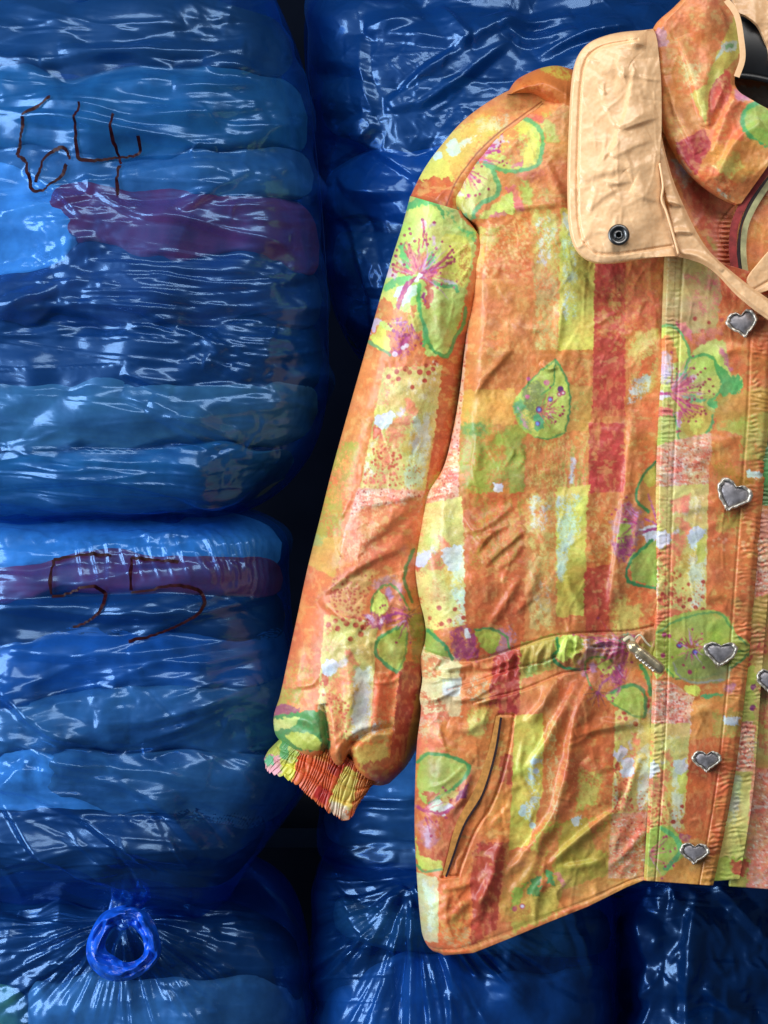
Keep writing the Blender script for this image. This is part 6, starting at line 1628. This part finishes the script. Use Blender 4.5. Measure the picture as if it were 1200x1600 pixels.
fl = sheet('collar_flap', X, Y, yd, M_SATIN, jacket, thick=.0015)
# snap fastener on the flap
def rings(name, cx, cy, y, prof, mat, parent, n=36, sx=1.0, sy=1.0, rot=0.0):
    a = np.linspace(0, 2 * np.pi, n, endpoint=False); V = []
    for r, h in prof:
        ex = np.cos(a) * r * sx; ey = np.sin(a) * r * sy
        V.append(W(cx + ex * math.cos(rot) - ey * math.sin(rot), cy + ex * math.sin(rot) + ey * math.cos(rot), y - h))
    V = np.concatenate(V); m = len(prof)
    i = np.arange(m - 1)[:, None] * n + np.arange(n)[None]; j = np.arange(m - 1)[:, None] * n + (np.arange(n)[None] + 1) % n
    return mesh_obj(name, V, np.stack([i, j, j + n, i + n], -1).reshape(-1, 4), mat, parent)
sn = rings('snap', 967, 367, -.0455, [(17, -.004), (17, .0010), (15.5, .0024), (11.5, .0026), (9.5, .0010), (7, .0002), (6.2, .0016), (4.2, .0016), (3.6, -.0030), (.2, -.0034)], M_GUN, fl)

# ---- lapel that runs on to the first button, and the far lapel
X, Y, U, T = ruled([(1020, 214), (1030, 260), (1034, 290), (1042, 330), (1048, 362), (1056, 396), (1078, 404), (1102, 413), (1124, 430), (1150, 458), (1176, 480), (1212, 506)], [(1032, 205), (1040, 240), (1052, 282), (1066, 316), (1080, 346), (1094, 372), (1108, 392), (1126, 410), (1148, 428), (1168, 444), (1188, 458), (1216, 478)], 240, 60)
H = soft(X, Y, 83, .0012, .0005, 40, 12)
for p in ([(1032, 312), (1050, 316), (1072, 322)], [(1050, 362), (1070, 362), (1086, 364)], [(1060, 398), (1090, 400), (1130, 424)]): add_fold(H, X, Y, p, .0030, 3.5, 6)
yd = -.030 + .004 * (np.exp(-(U / .12) ** 2) + np.exp(-((1 - U) / .12) ** 2)) - H
sheet('lapel', X, Y, yd, M_SATIN, jacket)
pp = resample([(1031, 256), (1036, 290), (1034, 312), (1041, 330), (1050, 360), (1060, 396)], 60)
tube('lapel_piping', W(pp[:, 0], pp[:, 1], -.0375), 2.0 * PX, M_SATIN, jacket, 8)
X, Y, U, T = ruled([(1205, 388), (1186, 410), (1168, 436), (1176, 462)], [(1240, 380), (1240, 400), (1240, 425), (1240, 440)], 80, 40)
H = soft(X, Y, 85, .0012, .0005, 40, 12); groove(H, X, Y, [(1172, 456), (1200, 440), (1230, 424)], -.0014, 2)
sheet('far_lapel', X, Y, -.024 - H, M_SATIN, jacket)
# hood lining behind the neck
X, Y, U, T = ruled([(1140, -20), (1146, 4), (1152, 18), (1168, 26), (1184, 40), (1196, 66), (1204, 100)], [(1330, -30), (1330, 0), (1330, 20), (1330, 50), (1330, 80), (1330, 110), (1330, 150)], 120, 90)
H = soft(X, Y, 87, .004, .001, 40, 14)
sheet('hood_lining', X, Y, .000 - H, M_SATIN, jacket)
X, Y, U, T = ruled([(1120, 110), (1120, 150), (1120, 200), (1120, 240)], [(1320, 120), (1320, 160), (1320, 200), (1320, 240)], 60, 90)
NB = Cloth((150, 140, 128)); NB.poly([(1130, 120), (1210, 120), (1210, 138), (1130, 134)], (176, 110, 70), j=3); NB.poly([(1140, 140), (1215, 150), (1215, 175), (1140, 170)], (120, 112, 108), cov=.5, sc=(10, 5))
sheet('neck_lining', X, Y, .030 - soft(X, Y, 89, .004, .001, 40, 14), M_CLOTH, jacket, NB)

# ---- heart buttons
def heart(cx, cy, w, h, rot, ybase):
    n = 72; t_ = np.linspace(0, 2 * np.pi, n, endpoint=False)
    hx = 16 * np.sin(t_) ** 3 / 16.0; hy = -(13 * np.cos(t_) - 5 * np.cos(2 * t_) - 2 * np.cos(3 * t_) - np.cos(4 * t_)) / 14.5
    def shape(el): return hx * (1 - el) + el * np.sin(t_) * .98, hy * (1 - el) - el * np.cos(t_) * .9
    r = random.Random(int(cx + cy)); wob = 1 + .035 * np.sin(5 * t_ + r.random() * 6) + .02 * np.sin(11 * t_ + r.random() * 6) + .02 * np.sin(19 * t_)
    def ring(s, hgt, rough=0.0):
        gx, gy = shape(min(.97, .30 + 1.3 * max(0, .8 - s))); x = gx * s * wob * w / 2; y = gy * s * wob * h / 2
        hh = hgt + rough * np.sin(9 * t_ + cx) + rough * .7 * np.sin(17 * t_)
        return W(cx + x * math.cos(rot) - y * math.sin(rot), cy + x * math.sin(rot) + y * math.cos(rot), ybase - hh)
    def loft(name, prof, mat, parent):
        V = np.concatenate([ring(*q) for q in prof]); m = len(prof)
        i = np.arange(m - 1)[:, None] * n + np.arange(n)[None]; j = np.arange(m - 1)[:, None] * n + (np.arange(n)[None] + 1) % n
        return mesh_obj(name, V, np.stack([i, j, j + n, i + n], -1).reshape(-1, 4), mat, parent)
    rim = loft('heart_button', [(.94, -.004), (1.0, .0005), (1.02, .0022, .0003), (.97, .0042, .0005), (.88, .0046, .0006), (.80, .0034, .0004), (.76, .0020)], M_SILVER, jacket)
    loft('button_face', [(.79, .0018), (.72, .0028), (.55, .0036), (.35, .0041), (.15, .0043), (.01, .0043)], M_PEWTER, rim)
for cx, cy, w, h, rot in ((1160, 503, 50, 46, -.22), (1146, 772, 58, 52, .42), (1126, 1019, 54, 42, .05), (1104, 1187, 47, 36, .02), (1085, 1331, 47, 36, .06), (1204, 1062, 46, 40, .1)):
    heart(cx, cy, w, h, rot, -.0175 if cx < 1200 else -.010)

# ---- cord lock at the end of the drawstring
cl_a = W(985, 1008, -.026); cl_b = W(1032, 1046, -.030)
q = np.linspace(0, 1, 24)[:, None]
pts = cl_a * (1 - q) + cl_b * q
rad = np.interp(q[:, 0], [0, .05, .12, .2, .26, .9, .95, 1], [7.5, 9.2, 9.2, 8.2, 9.6, 9.6, 9.0, 8.2]) * PX
lock = tube('cord_lock', pts, rad, M_BRASS, jacket, 20)
q = np.linspace(.3, .92, 40)
lx = 985 + 47 * q - 5.5; ly = 1008 + 38 * q + 5.5 + 1.8 * np.sin(q * 60)
tube('lock_ornament', W(lx, ly, -.0355 + .0004 * np.cos(q * 60)), 1.5 * PX, M_SILVER, lock, 8)
tube('cord', W(*resample([(976, 1000), (984, 996), (990, 1004), (986, 1014)], 24).T, -.024), 3.2 * PX, M_THREAD, lock, 8)
tube('cord', W(*resample([(990, 1000), (1000, 992), (1010, 1004), (1016, 1010)], 24).T, -.022), 1.6 * PX, M_THREAD, lock, 8)
# ---- the other half of the jacket, past the edge of the picture: same cut, mirrored about the zip
for o in [c for c in jacket.children if c.name in ('front_panel', 'sleeve', 'cuff', 'shoulder_yoke', 'hood', 'collar_flap', 'back_panel', 'pocket_zip')]:
    c = o.copy(); SC.collection.objects.link(c); c.parent = jacket
    c.scale = (-1, 1, 1); c.location = (2 * (1185 - 600) * PX, .0006, 0)
    for g in o.children:
        d = g.copy(); SC.collection.objects.link(d); d.parent = c
reparent(jacket)

# ================================================================ the hanger under the collar
def slab(name, line, hgt, y0, y1, mat):
    p = resample(line, 60); h = np.broadcast_to(np.asarray(hgt, float), (60,))
    prof = [(-.5, .5), (-.46, .12), (-.40, 0), (.40, 0), (.46, .12), (.5, .5), (.46, .88), (.40, 1), (-.40, 1), (-.46, .88)]
    V = np.stack([W(p[:, 0], p[:, 1] + a_ * h, y0 + b_ * (y1 - y0)) for a_, b_ in prof], 1); m = len(prof)
    i = np.arange(59)[:, None] * m + np.arange(m)[None]; j = np.arange(59)[:, None] * m + (np.arange(m)[None] + 1) % m
    F = np.stack([i, j, j + m, i + m], -1).reshape(-1, 4)
    return V.reshape(-1, 3), F
hanger = empty('clothes_hanger', tuple(W(1185, 80, .01)), 'black plastic hanger inside the jacket collar', 'hanger')
V, F = slab('arm', [(905, 165), (980, 125), (1060, 90), (1130, 74), (1185, 76), (1250, 92), (1330, 130), (1420, 175)], 96, .004, .016, M_BLACK)
mesh_obj('shoulder_arm', V, F, M_BLACK, hanger)
V, F = slab('ridge', [(1100, 122), (1140, 118), (1185, 122), (1250, 140), (1330, 176)], 10, .0005, .006, M_BLACK)
mesh_obj('lower_ridge', V, F, M_BLACK, hanger)
hk = resample([(1240, 60), (1240, -20), (1238, -60), (1258, -100), (1290, -90), (1296, -60)], 60)
tube('hook', W(hk[:, 0], hk[:, 1], .01), 4 * PX, M_GUN, hanger, 10)
reparent(hanger)
